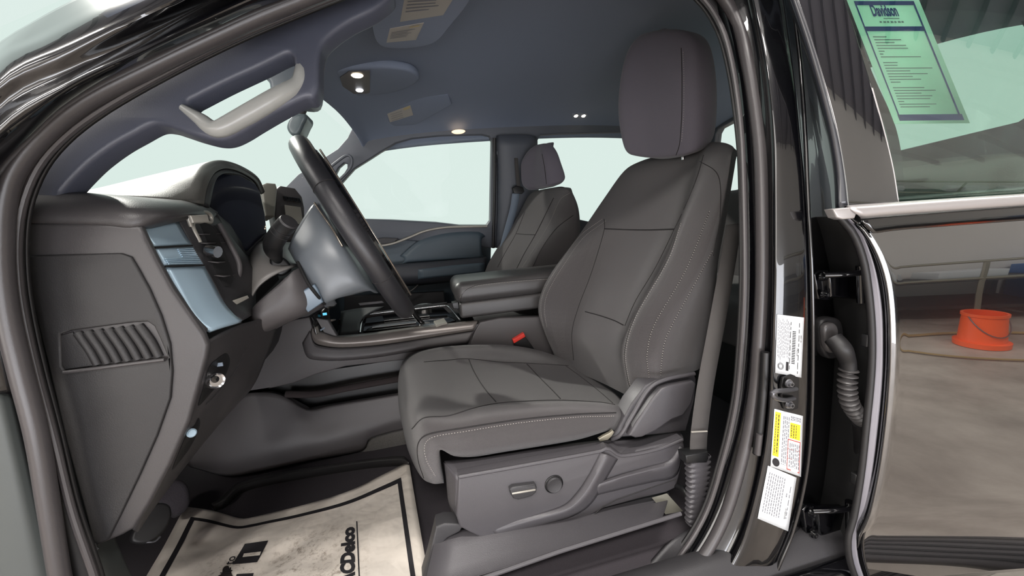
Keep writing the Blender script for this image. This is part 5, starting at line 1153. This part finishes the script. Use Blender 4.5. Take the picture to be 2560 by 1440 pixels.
vs_ = thing('sun_visor', 'folded-up passenger sun visor with one small warning label', 'sun visor', tuple(HQ(1000, 285)))
pc = HQ(1000, 285, .010)
slab('flap', [[(880, 252), (1120, 236), (1130, 262), (1040, 312), (920, 322), (890, 290)]], pc, V(0, -.25, -1), .014, M_headliner, vs_, bevel=.006)
ql = [(968, 285), (1026, 263), (1033, 288), (975, 306)]
o = slab('warning_label', [ql], pc+V(0, -.001, -.002), V(0, -.25, -1), .0012, M_vl, vs_, bevel=.0003)
slab('printing', [[(1008, 271), (1024, 265), (1026, 270), (1010, 276)]], pc+V(0, -.001, -.0035), V(0, -.25, -1), .0006, mat('label_tan', (165, 150, 112), .6), o, bevel=.0001)
b = bmesh.new()
for k in range(4):
    a = PN(976+k*1.5, 287+k*5, pc+V(0, -.001, -.004), V(0, -.25, -1)); c_ = PN(1004+k*1.5, 278+k*5, pc+V(0, -.001, -.004), V(0, -.25, -1)); tube_bm(b, [a, c_], .0006, 4)
obj('fine_print', b, M_ink_grey, o)
# interior mirror and camera housing
t = thing('rear_view_mirror', 'rear-view mirror seen end-on below the windscreen header', 'mirror', tuple(P(742, 300, .95)))
slabY('mirror_body', [[(748, 282), (764, 284), (766, 296), (759, 310), (749, 331), (738, 339), (724, 334), (715, 317), (722, 296), (736, 284)]], .93, .09, mat('mirror_shell', (84, 94, 98), .3), t, bevel=.012, smooth=True)
tube('arm', [(768, 236, .93), (764, 258, .93), (757, 276, .95), (748, 296, .98)], .012, M_trim, t, n=14)
t = thing('camera_housing', 'windscreen camera housing seen through the pillar grab handle opening', 'sensor housing', tuple(P(700, 190, .74)))
slabY('shell', [[(655, 166), (690, 138), (770, 138), (772, 238), (700, 236), (676, 224), (670, 204), (657, 188)]], .72, .14, mat('housing_shell', (88, 96, 104), .35), t, bevel=.012, smooth=True)

# ================================================================== FOOTWELL
rm = thing('floor_mat', 'black moulded rubber floor mat under the paper sheet', 'floor mat', tuple(PZ(760, 1240, .455)))
def MZ(x, y, z=.456): return PZ(x, y, z)
rowsM = [
    [MZ(528, 1258, .49), MZ(552, 1245, .50), MZ(600, 1205, .50), MZ(700, 1180, .50), MZ(900, 1150, .50), MZ(1005, 1140, .50), MZ(1020, 1150, .50)],
    [MZ(532, 1266, .49), MZ(560, 1252, .505), MZ(606, 1214, .505), MZ(704, 1190, .505), MZ(904, 1158, .505), MZ(1000, 1150, .505), MZ(1022, 1158, .505)],
    [MZ(540, 1285, .462), MZ(568, 1275, .462), MZ(616, 1236, .462), MZ(710, 1212, .462), MZ(905, 1180, .462), MZ(1000, 1172, .462), MZ(1028, 1175, .462)],
    [V(-.55, .55, .456), V(-.5, .55, .456), V(-.42, .55, .456), V(-.3, .55, .456), V(-.15, .55, .456), V(-.05, .55, .456), V(0, .55, .456)],
    [V(-.55, .26, .456), V(-.5, .26, .456), V(-.42, .26, .456), V(-.3, .26, .456), V(-.15, .26, .456), V(-.05, .26, .456), V(0, .26, .456)]]
away(patch('tray', rowsM, M_rubber, rm, arc=False, ku=5, kv=4), .004)
o = patch('tunnel_carpet', [[(890, 1100, .86), (925, 1085, .86), (960, 1072, .86), (1060, 1040, .86)], [(895, 1130, .84), (925, 1115, .84), (965, 1105, .84), (1060, 1085, .84)], [(890, 1175, .80), (930, 1170, .80), (975, 1162, .80), (1060, 1150, .80)]], M_carpet_l, body, nu=10, kv=5); away(o, .01)
# paper sheet
topc = spline([V(467, 1267, 0), V(530, 1276, 0), V(602, 1296, 0), V(640, 1291, 0), V(677, 1282, 0), V(752, 1264, 0), V(865, 1230, 0), (V(950, 1190, 0)), V(1022, 1153, 0)], 61)
rgt = spline([V(1022, 1153, 0), V(1034, 1226, 0), V(1052, 1331, 0), V(1071, 1440, 0), V(1082, 1500, 0)], 61); lft = spline([V(467, 1267, 0), V(452, 1286, 0), V(410, 1365, 0), V(366, 1440, 0), V(334, 1500, 0)], 61)
def smp(c, t):
    t = min(max(t, 0), 1)*(len(c)-1); i = min(int(t), len(c)-2); return c[i].lerp(c[i+1], t-i)
def paper(u, v, h=0):
    a = smp(topc, u); l = smp(lft, v); r_ = smp(rgt, v); bt = V(334, 1500, 0).lerp(V(1082, 1500, 0), u)
    # Coons patch in the picture, then onto the footwell floor with gentle waves
    q = l.lerp(r_, u)+a.lerp(bt, v)-(V(467, 1267, 0).lerp(V(1022, 1153, 0), u)).lerp(bt, v)
    z = .486+.010*math.sin(u*7+v*3)*.5+.006*math.sin(v*13-u*5)*.5+.003*math.sin(u*31+v*17)
    return PZ(q.x, q.y, z+h)
t = thing('paper_mat', 'crumpled white paper floor mat with black printing and dirty marks in the driver footwell', 'paper mat', tuple(paper(.5, .5)))
def mat_paper():
    m = bpy.data.materials.new('mat_paper'); m.use_nodes = True; nt = m.node_tree; N = nt.nodes; L = nt.links; b = N['Principled BSDF']; b.inputs['Roughness'].default_value = .75
    tc = N.new('ShaderNodeTexCoord')
    n1 = N.new('ShaderNodeTexNoise'); n1.inputs['Scale'].default_value = 60; n1.inputs['Detail'].default_value = 8; n1.inputs['Roughness'].default_value = .75
    n2 = N.new('ShaderNodeTexNoise'); n2.inputs['Scale'].default_value = 5; n2.inputs['Detail'].default_value = 3
    L.new(tc.outputs['Object'], n1.inputs[0]); L.new(tc.outputs['Object'], n2.inputs[0])
    r1 = N.new('ShaderNodeValToRGB'); r1.color_ramp.elements[0].position = .50; r1.color_ramp.elements[1].position = .66
    L.new(n1.outputs[0], r1.inputs[0])
    acc = None
    for (c, rad) in (((paper(.55, .55)), .13), ((paper(.29, .62)), .10), (paper(.62, .80), .12)):
        vd = N.new('ShaderNodeVectorMath'); vd.operation = 'DISTANCE'; L.new(tc.outputs['Object'], vd.inputs[0]); vd.inputs[1].default_value = c
        mr = N.new('ShaderNodeMapRange'); mr.inputs[1].default_value = rad; mr.inputs[2].default_value = rad*.3; mr.inputs[3].default_value = 0; mr.inputs[4].default_value = 1; L.new(vd.outputs['Value'], mr.inputs[0])
        if acc is None: acc = mr.outputs[0]
        else:
            mx = N.new('ShaderNodeMath'); mx.operation = 'MAXIMUM'; L.new(acc, mx.inputs[0]); L.new(mr.outputs[0], mx.inputs[1]); acc = mx.outputs[0]
    mu = N.new('ShaderNodeMath'); mu.operation = 'MULTIPLY'; L.new(acc, mu.inputs[0]); L.new(r1.outputs[0], mu.inputs[1])
    m2 = N.new('ShaderNodeMath'); m2.operation = 'MULTIPLY'; m2.inputs[1].default_value = .75; L.new(mu.outputs[0], m2.inputs[0])
    c1 = N.new('ShaderNodeMixRGB'); c1.inputs[1].default_value = lin((214, 208, 200)); c1.inputs[2].default_value = lin((192, 182, 170)); L.new(n2.outputs[0], c1.inputs[0])
    c2 = N.new('ShaderNodeMixRGB'); c2.inputs[2].default_value = lin((96, 78, 60)); L.new(c1.outputs[0], c2.inputs[1]); L.new(m2.outputs[0], c2.inputs[0]); L.new(c2.outputs[0], b.inputs['Base Color'])
    v = N.new('ShaderNodeTexVoronoi'); v.inputs['Scale'].default_value = 14; v.feature = 'DISTANCE_TO_EDGE'; L.new(tc.outputs['Object'], v.inputs[0])
    n3 = N.new('ShaderNodeTexNoise'); n3.inputs['Scale'].default_value = 22; L.new(tc.outputs['Object'], n3.inputs[0])
    ad = N.new('ShaderNodeMath'); ad.operation = 'MULTIPLY_ADD'; ad.inputs[1].default_value = .8; L.new(v.outputs[0], ad.inputs[0]); L.new(n3.outputs[0], ad.inputs[2])
    bp_ = N.new('ShaderNodeBump'); bp_.inputs['Strength'].default_value = .8; bp_.inputs['Distance'].default_value = .006; L.new(ad.outputs[0], bp_.inputs['Height']); L.new(bp_.outputs[0], b.inputs['Normal'])
    return m
M_pm = mat_paper()
b = bmesh.new(); grid_bm(b, [[paper(i/48, j/36) for i in range(49)] for j in range(37)]); o = obj('sheet', b, M_pm, t, 60); mod(o, 'SOLIDIFY', thickness=.0004, offset=0)
def pband(bm, u0, v0, u1, v1, wdt, h=.0012, horiz=True, n=50):
    rows = []
    for i in range(n+1):
        u = u0+(u1-u0)*i/n; v = v0+(v1-v0)*i/n
        rows.append([paper(u, v, h), paper(u+(0 if horiz else wdt), v+(wdt if horiz else 0), h)])
    grid_bm(bm, rows)
b = bmesh.new(); pband(b, .045, .105, .955, .085, .032); pband(b, .045, .105, .045, 1.0, .020, horiz=False); pband(b, .937, .085, .937, 1.0, .018, horiz=False)
obj('border', b, M_ink, t)
# lettering runs up the sheet: reading direction = -v, letter tops towards -u
def ptx(name, s, u, v, size, m=M_ink, bold=0, asp=1.0, h=.0016): return text_obj(name, s, lambda x, y, hh: paper(u-y, v-x*asp, h), m, t, size=size, bold=bold)
ptx('lettering', 'ACDelco', .738, .845, .068, bold=.0042, asp=1.95)
b = bmesh.new(); pband(b, .757, 1.0, .748, .30, .005, horiz=False); obj('underline', b, M_ink, t)
ptx('lettering', 'made to', .285, .86, .048, bold=.0006, asp=2.45)
ptx('lettering', 'Mobil', .372, 1.10,   .078, bold=.0042, asp=2.3)
b = bmesh.new(); rows = [[paper(u+(v-.45)*-.08, v, .0014) for u in (.292, .31, .34, .365, .385)] for v in (.33, .38, .43, .48, .53, .57)]; grid_bm(b, rows); obj('flag_block', b, M_ink, t)
ptx('lettering', '1', .374, .525, .085, m=M_pm, bold=.004, asp=2.6, h=.0024)
random.seed(5); ol = [paper(.275+.024*math.cos(a)*(1+.3*math.sin(5*a)), .70+.10*math.sin(a)*(1+.3*math.cos(3*a)), .0018) for a in [2*math.pi*i/40 for i in range(40)]]
b = bmesh.new(); cp = b.verts.new(paper(.275, .70, .0018)); vv = [b.verts.new(p) for p in ol]
for i in range(40): b.faces.new([cp, vv[i], vv[(i+1) % 40]])
obj('dirt_patch', b, mat('grease', (30, 24, 22), .6), t)
# pedals
t = thing('brake_pedal', 'black pedal pad half hidden below the end of the dashboard', 'pedal', tuple(P(400, 1300, .42)))
slab('pad', [[(330, 1350), (352, 1300), (392, 1258), (424, 1262), (430, 1290), (410, 1330), (372, 1356)]], P(380, 1310, .42), V(.75, -.5, .45), .018, M_seal_dark, t, bevel=.006, smooth=True)
tube('arm', [(400, 1290, .45), (370, 1240, .46), (340, 1180, .46), (320, 1080, .46)], .009, M_void, t, n=12)
tube('pad_edge', [(352, 1356, .40), (385, 1354, .40), (400, 1342, .40)], .002, M_screw, t, n=10)
t = thing('foot_rest', 'grey carpeted foot rest bulging behind the paper mat corner', 'foot rest', tuple(P(450, 1240, .55)))
slab('pad', [[(385, 1256), (400, 1215), (440, 1195), (470, 1210), (478, 1250), (466, 1275), (440, 1290), (420, 1270)]], P(440, 1240, .60), V(.6, -.6, .5), .05, M_carpet, t, bevel=.015, smooth=True)
